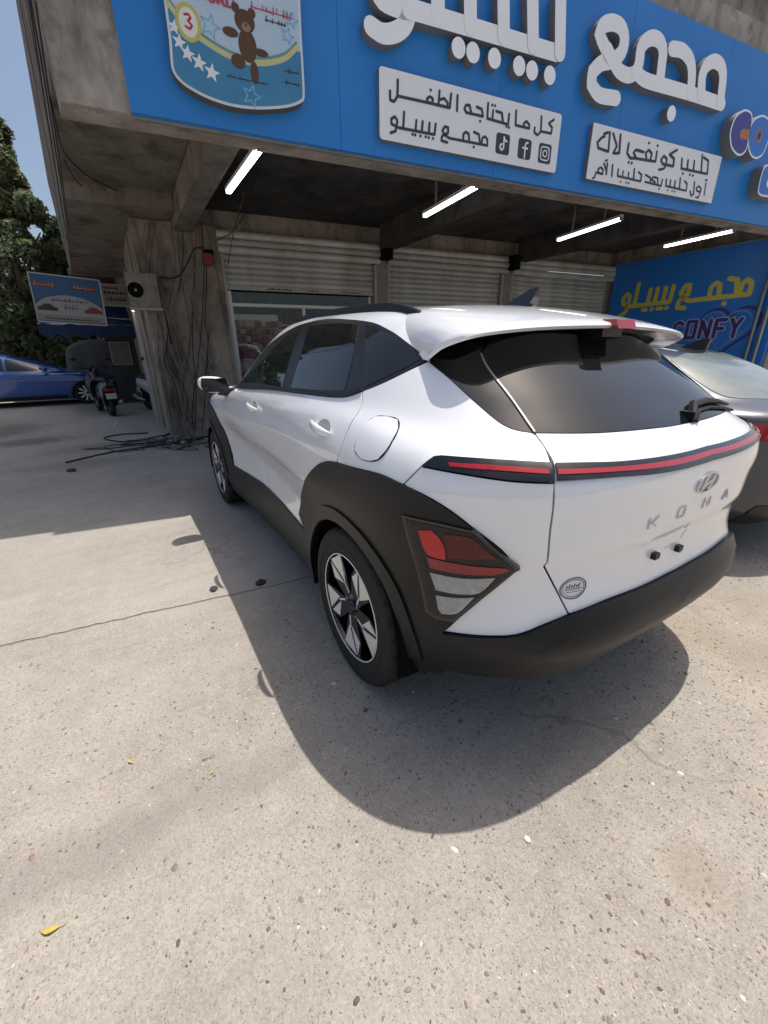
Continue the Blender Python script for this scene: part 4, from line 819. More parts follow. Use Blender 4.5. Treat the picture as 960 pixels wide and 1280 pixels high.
m_far = ground_mat('old_concrete_far', (.385, .352, .303), (.29, .264, .228), (.13, .105, .085), 62, peb=.45,
    stains=[(9.0, 3.6, 1.3, .8, .75, (.16, .135, .11)), (7.4, 3.0, .5, .9, .6, (.10, .09, .08)), (6.3, 1.7, .4, 1.2, .45, (.12, .11, .10)), (11.5, 2.2, 2.0, .6, .5, (.12, .11, .10)), (6.1, .95, .75, .6, .75, (.09, .08, .07)), (5.2, 2.2, .35, 1.0, .4, (.16, .145, .125)), (2.0, 2.2, .5, .9, .25, (.27, .235, .19))])
m_near = ground_mat('old_concrete_near', (.378, .340, .287), (.275, .246, .208), (.20, .16, .125), 70,
    stains=[(-.25, 2.1, .13, 1.3, .42, (.20, .185, .165)), (-1.35, -.35, .3, .35, .25, (.26, .20, .14)), (-1.2, .45, .10, .12, .3, (.24, .18, .13)), (-.55, -.62, .6, .28, .35, (.42, .34, .24)), (-.95, -.75, .5, .22, .35, (.22, .18, .135)), (.5, 2.6, .5, .35, .3, (.22, .20, .17)), (-.6, -1.35, .5, .5, .4, (.25, .21, .165)), (-.9, 1.9, .35, .9, .22, (.24, .225, .20))])
m_dirt = ground_mat('packed_dirt', (.33, .29, .24), (.27, .24, .2), (.15, .12, .1), 30)
gsub = pyd('ground', [(-400,-400,-.05),(400,-400,-.05),(400,400,-.05),(-400,400,-.05)], [(0,1,2,3)], m_dirt); tag(gsub, 'dry packed earth reaching the horizon', None, None, 'structure')
# two concrete slabs meeting at a ragged joint
ys = np.concatenate([np.linspace(-30, -4, 12), np.linspace(-3.9, 4.5, 260), np.linspace(4.7, 30, 12)])
base_x = .965 + (ys-1.225)*.112
def wob(seed):
    r = np.random.default_rng(seed); n = np.cumsum(r.normal(0, .0035, len(ys))); n -= np.linspace(n[0], n[-1], len(ys))
    return np.clip(n*.5, -.03, .03) + r.normal(0, .0025, len(ys))
common = wob(3)
e_near = base_x + common - .003 - np.abs(wob(5))*.5; e_far = base_x + common + .003 + np.abs(wob(8))*.5
def slab(name, edge, xend, m, label):
    n = len(ys); V = []; 
    for x, y in zip(edge, ys): V += [(x, y, 0), (x, y, -.045), (xend, y, 0)]
    FF = []
    for i in range(n-1):
        a, b_ = i*3, (i+1)*3
        q1 = [a, b_, b_+2, a+2]; q2 = [a+1, b_+1, b_, a]
        if xend > 0: q1, q2 = q1[::-1], q2[::-1]
        FF += [q1, q2]
    o = pyd(name, V, FF, m); tag(o, label, None, None, 'structure'); return o
slab('pavement_slab', e_near, -35, m_near, 'coarse concrete forecourt slab full of embedded pebbles in the foreground')
slab('pavement_slab', e_far, 60, m_far, 'smoother pale concrete forecourt slab beyond the joint, running to the building')
V = []
for x, y in zip(base_x+common, ys): V += [(x-.06, y, -.004), (x+.06, y, -.004)]
o = pyd('joint_filler', V, [[2*i, 2*i+1, 2*i+3, 2*i+2] for i in range(len(ys)-1)], mat('joint_sand', (.27, .24, .205), .95, noise=(30, .7, (.17, .15, .125)), bump=(80, .5))); tag(o, 'sandy dirt packed in the joint between the two slabs', None, None, 'structure')
# loose and embedded pebbles near the camera
def pebbles(n, seed):
    r = np.random.default_rng(seed); V = []; FF = []; C = []
    k = 6
    cnt = 0
    while cnt < n:
        x = r.uniform(-2.3, .85); y = r.uniform(-2.2, 3.2)
        d = math.hypot(x+1.33, y-1.54)
        w_ = .30 + .70*max(0, min(1, (1.9-y)/2.2))
        w_ *= .35 + .65*(math.sin(3.1*x+1.7*y)*math.sin(2.3*y-1.1*x)*.5+.5)
        if x > .2: w_ *= .6
        if r.random() > w_: continue
        cnt += 1
        s_ = r.gamma(1.5, .0014)+.0017; s_ = min(s_, .0135)
        a = r.uniform(0, math.pi); ar = r.uniform(.38, .85); hz = s_*r.uniform(.10, .32)
        o = len(V); base = r.uniform(.09, .28); tint = r.choice([0, 1, 2, 3], p=[.5, .25, .17, .08])
        c = [(base, base*.80, base*.63), (base, base*.93, base*.88), (base*1.15, base*.75, base*.55), (min(.6, base*2.6), min(.58, base*2.4), min(.5, base*2.1))][tint]
        ca, sa = math.cos(a), math.sin(a); jit = r.uniform(.8, 1.2, k)
        for q, (f, zz) in enumerate(((1., -.001), (.72, hz*.8))):
            for i in range(k):
                t = 2*math.pi*i/k; px, py = s_*f*math.cos(t)*jit[i], s_*ar*f*math.sin(t)*jit[i]
                V.append((x+px*ca-py*sa, y+px*sa+py*ca, zz)); C.append(c)
        V.append((x, y, hz)); C.append(c)
        for i in range(k):
            j = (i+1) % k
            FF += [[o+i, o+j, o+k+j, o+k+i], [o+k+i, o+k+j, o+2*k]]
    me = bpy.data.meshes.new('pebbles'); me.from_pydata(V, [], FF); me.update()
    at = me.color_attributes.new('tint', 'FLOAT_COLOR', 'POINT')
    at.data.foreach_set('color', np.concatenate([np.array(C), np.ones((len(C), 1))], 1).ravel())
    me.polygons.foreach_set('use_smooth', [True]*len(me.polygons))
    m = bpy.data.materials.new('pebble'); m.use_nodes = True; b = m.node_tree.nodes['Principled BSDF']; b.inputs['Roughness'].default_value = .6
    a = m.node_tree.nodes.new('ShaderNodeVertexColor'); a.layer_name = 'tint'; m.node_tree.links.new(a.outputs[0], b.inputs['Base Color'])
    o = link('pebbles', me, m); tag(o, 'small brown and grey pebbles set in the concrete of the foreground', 'pebbles', None, 'stuff')
pebbles(42000, 4)
# ------------------------------------------------------------------ shop building (along u, deep v, up z)
A0 = Vector((2.945, 1.064, 0)); UU = Vector((-.143, -.990, 0)).normalized(); VV = Vector((math.cos(R(-.8)), math.sin(R(-.8)), 0)); NV = Vector((-UU.y, UU.x, 0))
def B(u, v, z): return A0 + UU*u + VV*v + Vector((0, 0, z))
def S(u, d, z): return A0 + UU*u - NV*d + Vector((0, 0, z))     # d metres in front of the sign plane
def bb(mb, u0, u1, v0, v1, z0, z1):
    mb.hexa([B(u0,v0,z0), B(u1,v0,z0), B(u1,v1,z0), B(u0,v1,z0), B(u0,v0,z1), B(u1,v0,z1), B(u1,v1,z1), B(u0,v1,z1)])
def bpart(name, m, parent, *boxes, smooth=False):
    mb = MB()
    for b in boxes: bb(mb, *b)
    return mb.build(name, m, parent, smooth)
def streaked(name, base, dark, light, sx=1.0):
    m = bpy.data.materials.new(name); m.use_nodes = True; t = m.node_tree; b = t.nodes['Principled BSDF']; L = t.links.new; N = t.nodes.new
    co = N('ShaderNodeTexCoord').outputs['Object']
    def noise(s, d=5, vec=None, r=.65):
        n = N('ShaderNodeTexNoise'); n.inputs['Scale'].default_value = s; n.inputs['Detail'].default_value = d; n.inputs['Roughness'].default_value = r; L(vec or co, n.inputs['Vector']); return n.outputs[0]
    def rp(s, a, c, o0, o1):
        r = N('ShaderNodeMapRange'); r.inputs[1].default_value = a; r.inputs[2].default_value = c; r.inputs[3].default_value = o0; r.inputs[4].default_value = o1; L(s, r.inputs[0]); return r.outputs[0]
    def mix(f, a, c):
        x = N('ShaderNodeMix'); x.data_type = 'RGBA'; L(f, x.inputs[0])
        for i, q in ((6, a), (7, c)):
            if isinstance(q, tuple): x.inputs[i].default_value = (*q, 1)
            else: L(q, x.inputs[i])
        return x.outputs[2]
    mp = N('ShaderNodeMapping'); mp.inputs['Scale'].default_value = (2.4*sx, 2.4*sx, .9); L(co, mp.inputs[0])
    col = mix(rp(noise(1.3), .38, .66, 0, 1), base, light)
    col = mix(rp(noise(1.0, 5, mp.outputs[0]), .48, .72, 0, .9), col, dark)
    col = mix(rp(noise(6, 5), .52, .75, 0, .6), col, dark)
    L(col, b.inputs['Base Color']); b.inputs['Roughness'].default_value = .92; b.inputs['Specular IOR Level'].default_value = .2
    bp = N('ShaderNodeBump'); bp.inputs['Strength'].default_value = .6; bp.inputs['Distance'].default_value = .02
    L(noise(18, 5, None, .7), bp.inputs['Height']); L(bp.outputs[0], b.inputs['Normal'])
    return m
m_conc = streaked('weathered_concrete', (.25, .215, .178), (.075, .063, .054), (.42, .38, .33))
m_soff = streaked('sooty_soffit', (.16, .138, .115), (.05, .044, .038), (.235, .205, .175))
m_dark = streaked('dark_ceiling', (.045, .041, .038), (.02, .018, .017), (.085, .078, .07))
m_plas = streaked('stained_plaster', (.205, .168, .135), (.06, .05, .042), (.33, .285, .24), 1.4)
bld = empty('shop_building', tuple(A0), 0, 'old concrete shop building with a deep overhanging canopy and stained soffit', 'building')
bld.location = (0, 0, 0)
def uL(v): return -.43 - .069*v
# left edge of canopy is slightly splayed
def splay(mb, v0, v1, z0, z1, u1):
    mb.hexa([B(uL(v0),v0,z0), B(u1,v0,z0), B(u1,v1,z0), B(uL(v1),v1,z0), B(uL(v0),v0,z1), B(u1,v0,z1), B(u1,v1,z1), B(uL(v1),v1,z1)])
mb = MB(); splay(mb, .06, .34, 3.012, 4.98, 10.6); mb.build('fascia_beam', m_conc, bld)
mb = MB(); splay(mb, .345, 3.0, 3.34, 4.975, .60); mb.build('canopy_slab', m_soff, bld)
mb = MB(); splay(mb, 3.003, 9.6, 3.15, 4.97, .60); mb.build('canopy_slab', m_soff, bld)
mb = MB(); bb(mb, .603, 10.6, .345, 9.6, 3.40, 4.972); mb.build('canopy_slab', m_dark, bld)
mb = MB(); splay(mb, .45, 9.55, 4.985, 5.04, 4.0); mb.build('parapet_cap', m_conc, bld)
mb = MB(); bb(mb, 4.0, 10.9, .42, 3.0, 4.985, 6.6); mb.build('upper_wall', m_conc, bld)
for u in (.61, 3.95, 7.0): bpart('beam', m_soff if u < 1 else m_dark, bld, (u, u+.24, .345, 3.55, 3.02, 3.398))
mb = MB(); mb.hexa([B(.0, 9.61, 0), B(5, 9.61, 0), B(5, 17, 0), B(-.2, 17, 0), B(.0, 9.61, 4.9), B(5, 9.61, 4.9), B(5, 17, 5.6), B(-.2, 17, 5.6)]); mb.build('added_shade_wing', m_plas, bld)  # wing added to lengthen the building's shade over the far left
mb = MB(); mb.hexa([B(-1.15, 9.61, 3.16), B(5, 9.61, 4.91), B(5, 17, 5.61), B(-1.5, 17, 3.3), B(-1.15, 9.61, 3.3), B(5, 9.61, 5.05), B(5, 17, 5.75), B(-1.5, 17, 3.45)]); mb.build('added_shade_roof', m_soff, bld)  # sloping roof of that added wing, also there for its shade
mb = MB(); mb.hexa([B(-.15, 1.6, 5.045), B(6, 1.6, 5.045), B(6, 16.9, 5.8), B(-.15, 16.9, 5.8), B(-.15, 1.6, 10), B(6, 1.6, 10), B(6, 16.9, 10), B(-.15, 16.9, 10)]); mb.build('added_shade_block', m_plas, bld)  # unseen block added on top to throw shade on the ground at left
bpart('lintel', m_plas, bld, (.61, 10.2, 3.80, 4.1, 3.13, 3.40))
bpart('pier', m_plas, bld, (.06, 1.235, 3.60, 4.6, 0, 3.145))
bpart('side_wall', m_plas, bld, (.03, .30, 4.603, 5.9, 0, 3.147), (.03, .30, 6.9, 9.5, 0, 3.147), (.03, .30, 5.903, 6.897, 2.25, 3.146))
bpart('right_wall', m_plas, bld, (9.96, 10.25, .35, 3.9, 0, 3.398))
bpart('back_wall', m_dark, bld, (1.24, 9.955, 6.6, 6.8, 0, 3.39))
m_steel = mat('galvanised_steel', (.36, .355, .33), .45, metal=.6, noise=(6, .6, (.22, .20, .17)))
m_post = mat('painted_post', (.24, .225, .20), .6, noise=(9, .7, (.12, .105, .09)))
for u0, u1 in ((3.93, 4.16), (6.79, 7.0)):
    bpart('post', m_post, bld, (u0, u1, 3.66, 3.98, 0, 3.129))
    bpart('cable_grommet', m_void, bld, (u0+.03, u1-.05, 3.40, 3.6, 2.86, 3.11))
# bare side door on the alley wall
bpart('side_door_frame', mat('pale_frame', (.42, .40, .36), .5), bld, (-.02, .02, 5.86, 5.95, 0, 2.25), (-.02, .02, 6.86, 6.95, 0, 2.25))
bpart('side_door', mat('dark_door', (.02, .02, .02), .6), bld, (.12, .16, 5.905, 6.895, 0, 2.245))
# ---- roller shutters
m_slat = mat('shutter_slat', (.47, .475, .455), .5, metal=.2, noise=(2.5, .8, (.26, .25, .22)), vary=.16)
def slat_mesh(u0, u1, h, bulge):
    V = []; FF = []; prof = [(0, 0), (-bulge*.7, h*.18), (-bulge, h*.5), (-bulge*.7, h*.82), (0, h*.985)]
    for u in (u0, u1):
        for dv, dz in prof: V.append(B(u, dv, dz) - A0)
    n = len(prof)
    for i in range(n-1): FF.append([i, n+i, n+i+1, i+1])
    me = bpy.data.meshes.new('slat'); me.from_pydata([tuple(q) for q in V], [], FF); me.update(); me.materials.append(m_slat)
    me.polygons.foreach_set('use_smooth', [True]*len(me.polygons))
    return me
def shutter(u0, u1, zbot, label, cover=3):
    s = empty('roller_shutter', tuple(B((u0+u1)/2, 3.7, 0)), 0, label, 'roller shutter', 'roller shutters under the canopy')
    inv = -s.location
    def put(name, me, v, z):
        o = bpy.data.objects.new(name, me); COL.objects.link(o); o.parent = s; o.location = Vector(B(0, v, z)) + inv; return o
    me = slat_mesh(u0+.03, u1-.03, .088, .016); z = zbot + .07
    while z < 2.86:
        put('slat', me, 3.74, z); z += .088
    me2 = slat_mesh(u0-.03, u1+.03, .100, .022); z = 2.80
    for k in range(cover):
        o = put('slat', me2, 3.60 - .02*k*(2-k), z + .102*k)
    def bx(name, m, *bs):
        mb = MB()
        for q in bs: bb(mb, *q)
        o = mb.build(name, m, s); o.location = inv; return o
    bx('bottom_bar', m_steel, (u0+.02, u1-.02, 3.715, 3.76, zbot, zbot+.068))
    bx('guide_rail', m_steel, (u0+.001, u0+.045, 3.655, 3.745, 0, 2.80)); bx('guide_rail', m_steel, (u1-.045, u1-.001, 3.655, 3.745, 0, 2.80))
    return s
s1 = shutter(1.25, 3.93, 2.30, 'half raised roller shutter above the framed shop window')
shutter(4.16, 6.79, .02, 'closed roller shutter in the middle, between the two posts')
shutter(7.00, 9.90, .02, 'closed roller shutter next to the blue side wall board')
# printing on the bottom bar of the first shutter
mb = MB()
for (a, b_, n) in ((1.95, 2.38, 11), (2.65, 2.85, 5), (3.25, 3.62, 8)):
    mb = MB()
    for k in range(n):
        u = a + (b_-a)*k/n; h = .018 + .014*((k*7) % 3)/2
        bb(mb, u, u+(b_-a)/n*.6, 3.711, 3.714, 2.318, 2.318+h)
    o = mb.build('writing', mat('black_ink', (.012, .012, .014), .6), s1); o.location = -s1.location; o['kind'] = 'stuff'
# ---- shop window behind the raised shutter
win = empty('shop_window', tuple(B(2.6, 3.8, 0)), 0, 'dark aluminium framed shop window under the half raised shutter', 'window')
iw = -win.location
def wp(name, m, *bs):
    mb = MB()
    for q in bs: bb(mb, *q)
    o = mb.build(name, m, win); o.location = iw; return o
m_afr = mat('aluminium_frame', (.46, .45, .42), .35, metal=.7)
wp('frame', m_afr, (1.30, 1.37, 3.78, 3.84, 0, 2.29)); wp('frame', m_afr, (3.82, 3.89, 3.78, 3.84, 0, 2.29)); wp('transom', m_afr, (1.372, 3.818, 3.785, 3.835, 2.06, 2.11)); wp('mullion', m_afr, (2.55, 2.60, 3.786, 3.834, 0, 2.058))
m_sg = mat('shop_glass', (.9, .95, .93), .0, trans=1.0, ior=1.45)
wp('pane', m_sg, (1.372, 2.548, 3.805, 3.811, .0, 2.058)); wp('pane', m_sg, (2.602, 3.818, 3.805, 3.811, 0, 2.058)); wp('pane', m_sg, (1.372, 3.818, 3.806, 3.812, 2.112, 2.28))
# pink packs added behind the glass to imitate a reddish reflection
r_ = random.Random(3)
st = empty('reflection_stand_in', tuple(B(1.8, 4.3, 0)), 0, 'stand of pink packs added behind the shop window to imitate its reddish reflection', 'reflection stand-in')
m_pinks = [mat('pink_reflection_%d' % k, c, .45) for k, c in enumerate([(.42, .09, .14), (.55, .20, .24), (.30, .06, .10), (.62, .36, .36), (.22, .05, .08)])]
mb = MB(); bb(mb, 1.40, 2.35, 4.15, 4.6, .05, .12); bb(mb, 1.40, 2.35, 4.58, 4.62, .12, 2.0); o = mb.build('shelf', m_afr, st); o.location = -st.location
for i in range(14):
    for j in range(9):
        u = 1.42 + .10*j; z = .14 + .125*i
        mb = MB(); dv = r_.uniform(-.05, .05); bb(mb, u+.006, u+.094, 4.2+dv, 4.45+dv, z+.003, z+.105+r_.uniform(-.02, .015))
        o = mb.build('pack', r_.choice(m_pinks), st); o.location = -st.location
sh = empty('shelf_unit', tuple(B(3.0, 5.6, 0)), 0, 'dim shelves of boxes deep inside the shop', 'shelf')
m_box = [mat('dim_box_%d' % k, c, .6) for k, c in enumerate([(.16, .14, .12), (.22, .20, .17), (.10, .12, .14), (.20, .12, .08)])]
for k in range(4):
    mb = MB(); bb(mb, 2.5, 3.85, 5.5, 5.9, .5+.45*k, .53+.45*k); o = mb.build('shelf_board', m_afr, sh); o.location = -sh.location
    u = 2.52
    while u < 3.7:
        wd_ = r_.uniform(.12, .25); mb = MB(); bb(mb, u, u+wd_-.02, 5.52, 5.85, .535+.45*k, .535+.45*k+r_.uniform(.15, .36)); o = mb.build('carton', r_.choice(m_box), sh); o.location = -sh.location; u += wd_
# ------------------------------------------------------------------ fascia sign
m_blue = mat('sign_blue', (.019, .185, .54), .38, spec=.45, noise=(1.6, .5, (.030, .22, .58)), vary=.05)
m_pan = mat('panel_grey_white', (.78, .79, .81), .5)
m_face = mat('letter_white', (.85, .86, .88), .45)
m_edge = mat('letter_side', (.17, .17, .175), .55)
m_txt = mat('sign_ink', (.030, .040, .060), .5)
m_led = mat('dot_face', (.9, .9, .92), .4)
sign = empty('fascia_sign', (0, 0, 0), 0, 'long blue shop fascia sign with raised white Arabic letters above the canopy edge', 'sign')
us = [0, 1.62, 3.25, 4.88, 6.50, 8.13, 9.75, 10.6]
for a, b_ in zip(us[:-1], us[1:]):
    mb = MB()
    mb.hexa([S(a+.0015, 0, 3.0), S(b_-.0015, 0, 3.0), S(b_-.0015, -.05, 3.0), S(a+.0015, -.05, 3.0), S(a+.0015, 0, 4.70), S(b_-.0015, 0, 4.70), S(b_-.0015, -.05, 4.70), S(a+.0015, -.05, 4.70)])
    mb.build('panel', m_blue, sign)
mb = MB(); mb.hexa([S(0, -.052, 2.985), S(10.6, -.052, 2.985), S(10.6, -.075, 2.985), S(0, -.075, 2.985), S(0, -.052, 4.69), S(10.6, -.052, 4.69), S(10.6, -.075, 4.69), S(0, -.075, 4.69)]); mb.build('backing_frame', m_steel, sign)
def buf(path, w, n=7):
    """outline of a round-capped stroke"""
    P = catmull(np.array(path, float), w*.35, False, 50) if len(path) > 2 else np.array(path, float)
    d = np.gradient(P, axis=0) if len(P) > 1 else np.array([[1., 0]]); d /= np.maximum(np.linalg.norm(d, axis=1, keepdims=True), 1e-9)
    nn = np.stack([-d[:, 1], d[:, 0]], 1)*w/2
    a0 = math.atan2(d[-1, 1], d[-1, 0]); a1 = math.atan2(-d[0, 1], -d[0, 0])
    cap0 = [P[-1] + w/2*np.array([math.cos(a0+t), math.sin(a0+t)]) for t in np.linspace(-math.pi/2, math.pi/2, n)[1:-1]]
    cap1 = [P[0] + w/2*np.array([math.cos(a1+t), math.sin(a1+t)]) for t in np.linspace(-math.pi/2, math.pi/2, n)[1:-1]]
    return P, nn, cap0, cap1
def stroke(mb, path, w, fr, d0, d1, flat=False, sq=False):
    """solid stroke strip from depth d0 (back) to d1 (front); fr(u,z,d)->3D; side faces get material 1"""
    P, nn, c0, c1 = buf(path, w)
    if sq: c0, c1 = [], []
    left = P + nn; right = P - nn
    poly = list(right) + c0 + list(left[::-1]) + c1
    n = len(poly); k0 = len(mb.v)
    fv = [fr(q[0], q[1], d1) for q in poly]; bv = [fr(q[0], q[1], d0) for q in poly]
    m = len(P); quads = []
    for i in range(m-1):   # right i -> poly i ; left i -> poly m+len(c0)+ (m-1-i)
        li = m+len(c0)+(m-1-i); quads.append([i, i+1, li-1, li])
    if c0: quads.append(list(range(m-1, m+len(c0)+1)))
    if c1: quads.append([m+len(c0)+m-1] + list(range(2*m+len(c0), n)) + [0])
    mb.cur = 0; mb.add(fv, quads); mb.cur = 1
    mb.add(fv + bv, [[(i+1) % n, i, n+i, n+(i+1) % n] for i in range(n)]); mb.cur = 0
def SF(off=0):
    return lambda u, z, d: S(u, d, z)
def word(name, strokes, w, d0, d1, mats, parent, fr=None, eps=.0006, sq=False):
    mb = MB(); fr = fr or SF()
    for k, s in enumerate(strokes): stroke(mb, s, w, fr, d0, d1 + eps*(k % 9), sq=sq)
    return mb.build(name, mats, parent)
word('raised_word', SG['word_mujamma'], .130, 0, .085, [m_face, m_edge], sign, eps=.001, sq=False)
word('raised_word', SG['word_babylo'], .132, 0, .085, [m_face, m_edge], sign, eps=.001)
def disc(u, z, ru, rz, d0, d1, mats, name, parent, fr=None):
    fr = fr or SF(); n = 28; mb = MB(); q = [(u+ru*math.cos(2*math.pi*k/n), z+rz*math.sin(2*math.pi*k/n)) for k in range(n)]
    mb.add([fr(a, b_, d1) for a, b_ in q], [list(range(n))]); mb.cur = 1
    mb.add([fr(a, b_, d1) for a, b_ in q]+[fr(a, b_, d0) for a, b_ in q], [[(i+1) % n, i, n+i, n+(i+1) % n] for i in range(n)])
    return mb.build(name, mats, parent)
for s in SG['dots_babylo'] + SG['dots_mujamma']: disc(s[0][0], s[0][1], .072, .072, 0, .085, [m_led, m_edge], 'letter_dot', sign)
def flatpoly(name, poly, d0, d1, mats, parent, fr=None, step=.03, corner=30, grid=.12, smoothp=True):
    fr = fr or SF(); d = catmull(np.array(poly, float), step, True, corner) if smoothp else np.array(poly, float)
    V2, T = cdt(d, grid); mb = MB()
    ar = lambda t: sum(V2[t[i]][0]*V2[t[(i+1) % len(t)]][1]-V2[t[(i+1) % len(t)]][0]*V2[t[i]][1] for i in range(len(t)))
    mb.add([fr(a, b_, d1) for a, b_ in V2], [t if ar(t) > 0 else t[::-1] for t in T]); mb.cur = 1
    n = len(d); dd = d if np.sum(d[:, 0]*np.roll(d[:, 1], -1)-np.roll(d[:, 0], -1)*d[:, 1]) > 0 else d[::-1]
    mb.add([fr(a, b_, d1) for a, b_ in dd]+[fr(a, b_, d0) for a, b_ in dd], [[(i+1) % n, i, n+i, n+(i+1) % n] for i in range(n)])
    return mb.build(name, mats, parent)
def rrect(u0, u1, z0, z1, r, n=5):
    o = []
    for cx, cz, a0 in ((u1-r, z0+r, -90), (u1-r, z1-r, 0), (u0+r, z1-r, 90), (u0+r, z0+r, 180)):
        for k in range(n+1): t = R(a0+90*k/n); o.append((cx+r*math.cos(t), cz+r*math.sin(t)))
    return o
p1 = flatpoly('text_panel', rrect(1.964, 4.014, 3.108, 3.60, .03), 0, .053, [m_pan, m_edge], sign, smoothp=False, grid=.5)
p2 = flatpoly('text_panel', rrect(4.46, 6.70, 3.115, 3.605, .012), 0, .053, [m_pan, m_edge], sign, smoothp=False, grid=.5)
word('writing', SG['p1a'], .021, .0525, .0560, [m_txt, m_txt], p1, eps=.0003); word('writing', SG['p1b'], .021, .0525, .0560, [m_txt, m_txt], p1, eps=.0003)
word('writing', SG['p2a'], .026, .0525, .0560, [m_txt, m_txt], p2, eps=.0003); word('writing', SG['p2b'], .019, .0525, .0560, [m_txt, m_txt], p2, eps=.0003)
for k, q in enumerate(SG['icons']):
    q = np.array(q); cu, cz = q.mean(0); w_, h_ = .165, .165
    ic = flatpoly('social_icon', rrect(cu-w_/2, cu+w_/2, cz-h_/2, cz+h_/2, .025), .0525, .0562, [m_txt, m_txt], p1, smoothp=False, grid=.5)
    fr = SF()
    if k == 0: st_ = [[(cu+.01, cz+.055), (cu+.01, cz-.03), (cu-.01, cz-.05), (cu-.032, cz-.035), (cu-.028, cz-.008), (cu-.008, cz-.002)], [(cu+.01, cz+.055), (cu+.022, cz+.035), (cu+.045, cz+.025)]]
    elif k == 1: st_ = [[(cu+.035, cz+.055), (cu+.012, cz+.05), (cu+.005, cz+.03), (cu+.005, cz-.07)], [(cu-.025, cz+.008), (cu+.035, cz+.008)]]
    else:
        c_ = [(cu+.055*math.copysign(abs(math.cos(t))**.45, math.cos(t)), cz+.055*math.copysign(abs(math.sin(t))**.45, math.sin(t))) for t in np.linspace(0, 2*math.pi, 33)]
        st_ = [c_, [(cu+.026*math.cos(t), cz+.026*math.sin(t)) for t in np.linspace(0, 2*math.pi, 25)], [(cu+.036, cz+.036), (cu+.037, cz+.036)]]
    word('glyph', st_, .016 if k < 2 else .011, .056, .0575, [m_pan, m_pan], ic, eps=.0003)
# milk-tin shaped board
cb = SG['can_bottom']; can = [(.360, 4.55)] + cb[1:-1] + [(1.325, 4.55)]
can = [(.345, 4.6)] + [tuple(q) for q in cb[1:13]] + [(1.325, 4.6)]
tin = flatpoly('tin_board', can, 0, .085, [mat('tin_rim', (.62, .64, .66), .4), mat('tin_side', (.10, .09, .08), .6)], sign, step=.03, corner=60)
ci = inset(catmull(np.array(can), .03, True, 60), .018)
m_tin1 = mat('tin_pale', (.40, .52, .62), .4, noise=(3, .5, (.50, .60, .68))); m_tin2 = mat('tin_teal', (.045, .19, .34), .4, noise=(4, .5, (.06, .25, .42)))
flatpoly('print_pale', ci, .084, .0875, [m_tin1, m_tin1], tin, smoothp=False)
wv = catmull(np.array(SG['can_wave']), .03)
low = ci[inpoly(ci, np.array([(-1, 2), (3, 2), (3, 3.62), (1.29, 3.46)] + [tuple(q) for q in wv[::-1]] + [(.30, 3.60), (-1, 3.60)]))]
# lower teal field: below the wave, inside the tin
z_at = lambda u: float(np.interp(u, wv[:, 0], wv[:, 1]))
lo_pts = [q for q in ci if q[1] < z_at(q[0]) and q[1] < 3.62]
lo_pts = sorted([tuple(q) for q in lo_pts], key=lambda q: math.atan2(q[1]-3.45, q[0]-.8))
# order along outline: left side down, bottom, right side up
cc = [tuple(q) for q in ci if q[1] < z_at(q[0])-.004]
i0 = max(range(len(cc)), key=lambda i: math.hypot(cc[i][0]-cc[i-1][0], cc[i][1]-cc[i-1][1])); cc = cc[i0:] + cc[:i0]
wv_in = [tuple(q) for q in wv if min(p[0] for p in cc)+.01 < q[0] < max(p[0] for p in cc)-.01]
if math.hypot(cc[-1][0]-wv_in[0][0], cc[-1][1]-wv_in[0][1]) > math.hypot(cc[-1][0]-wv_in[-1][0], cc[-1][1]-wv_in[-1][1]): wv_in = wv_in[::-1]
flatpoly('print_teal', cc + wv_in, .0875, .0885, [m_tin2, m_tin2], tin, smoothp=False)
word('print_stripe', [[(q[0], q[1]+.02) for q in wv_in]], .030, .0886, .0895, [mat('stripe_yellow', (.52, .50, .22), .5)]*2, tin)
word('print_stripe', [[(q[0], q[1]+.048) for q in wv_in]], .016, .0886, .0894, [mat('stripe_green', (.12, .28, .24), .5)]*2, tin)
def star(u, z, r, rot=.3):
    return [(u+(r if k % 2 == 0 else r*.42)*math.sin(rot+k*math.pi/5), z+(r if k % 2 == 0 else r*.42)*math.cos(rot+k*math.pi/5)) for k in range(10)]
m_star = mat('star_white', (.70, .72, .74), .5)
for k, (u, z) in enumerate(SG['can_stars']): flatpoly('print_star', star(u, z, .045 + .003*k, .2), .0886, .0898, [m_star, m_star], tin, smoothp=False)
m_sto = mat('star_outline', (.18, .42, .62), .5)
ms = SG['can_misc']
for (u, z), r_s in zip((ms[1], ms[2], ms[3], ms[4]), (.07, .05, .05, .07)): word('print_star', [star(u, z, r_s) + [star(u, z, r_s)[0]]], .008, .0886, .0897, [m_sto, m_sto], tin, sq=True)
bz = ms[0]; disc(bz[0], bz[1], .085, .105, .0886, .0905, [mat('badge_gold', (.48, .44, .12), .5)]*2, 'print_badge', tin); disc(bz[0], bz[1], .062, .080, .0905, .0912, [mat('badge_white', (.66, .66, .62), .5)]*2, 'print_badge', tin)
word('print_numeral', [[(bz[0]-.02, bz[1]+.038), (bz[0]+.005, bz[1]+.045), (bz[0]+.02, bz[1]+.028), (bz[0]-.002, bz[1]+.008), (bz[0]+.022, bz[1]-.012), (bz[0]+.005, bz[1]-.034), (bz[0]-.022, bz[1]-.024)]], .014, .0912, .092, [mat('numeral_red', (.45, .02, .05), .5)]*2, tin)
m_redt = mat('print_red', (.42, .05, .10), .5)
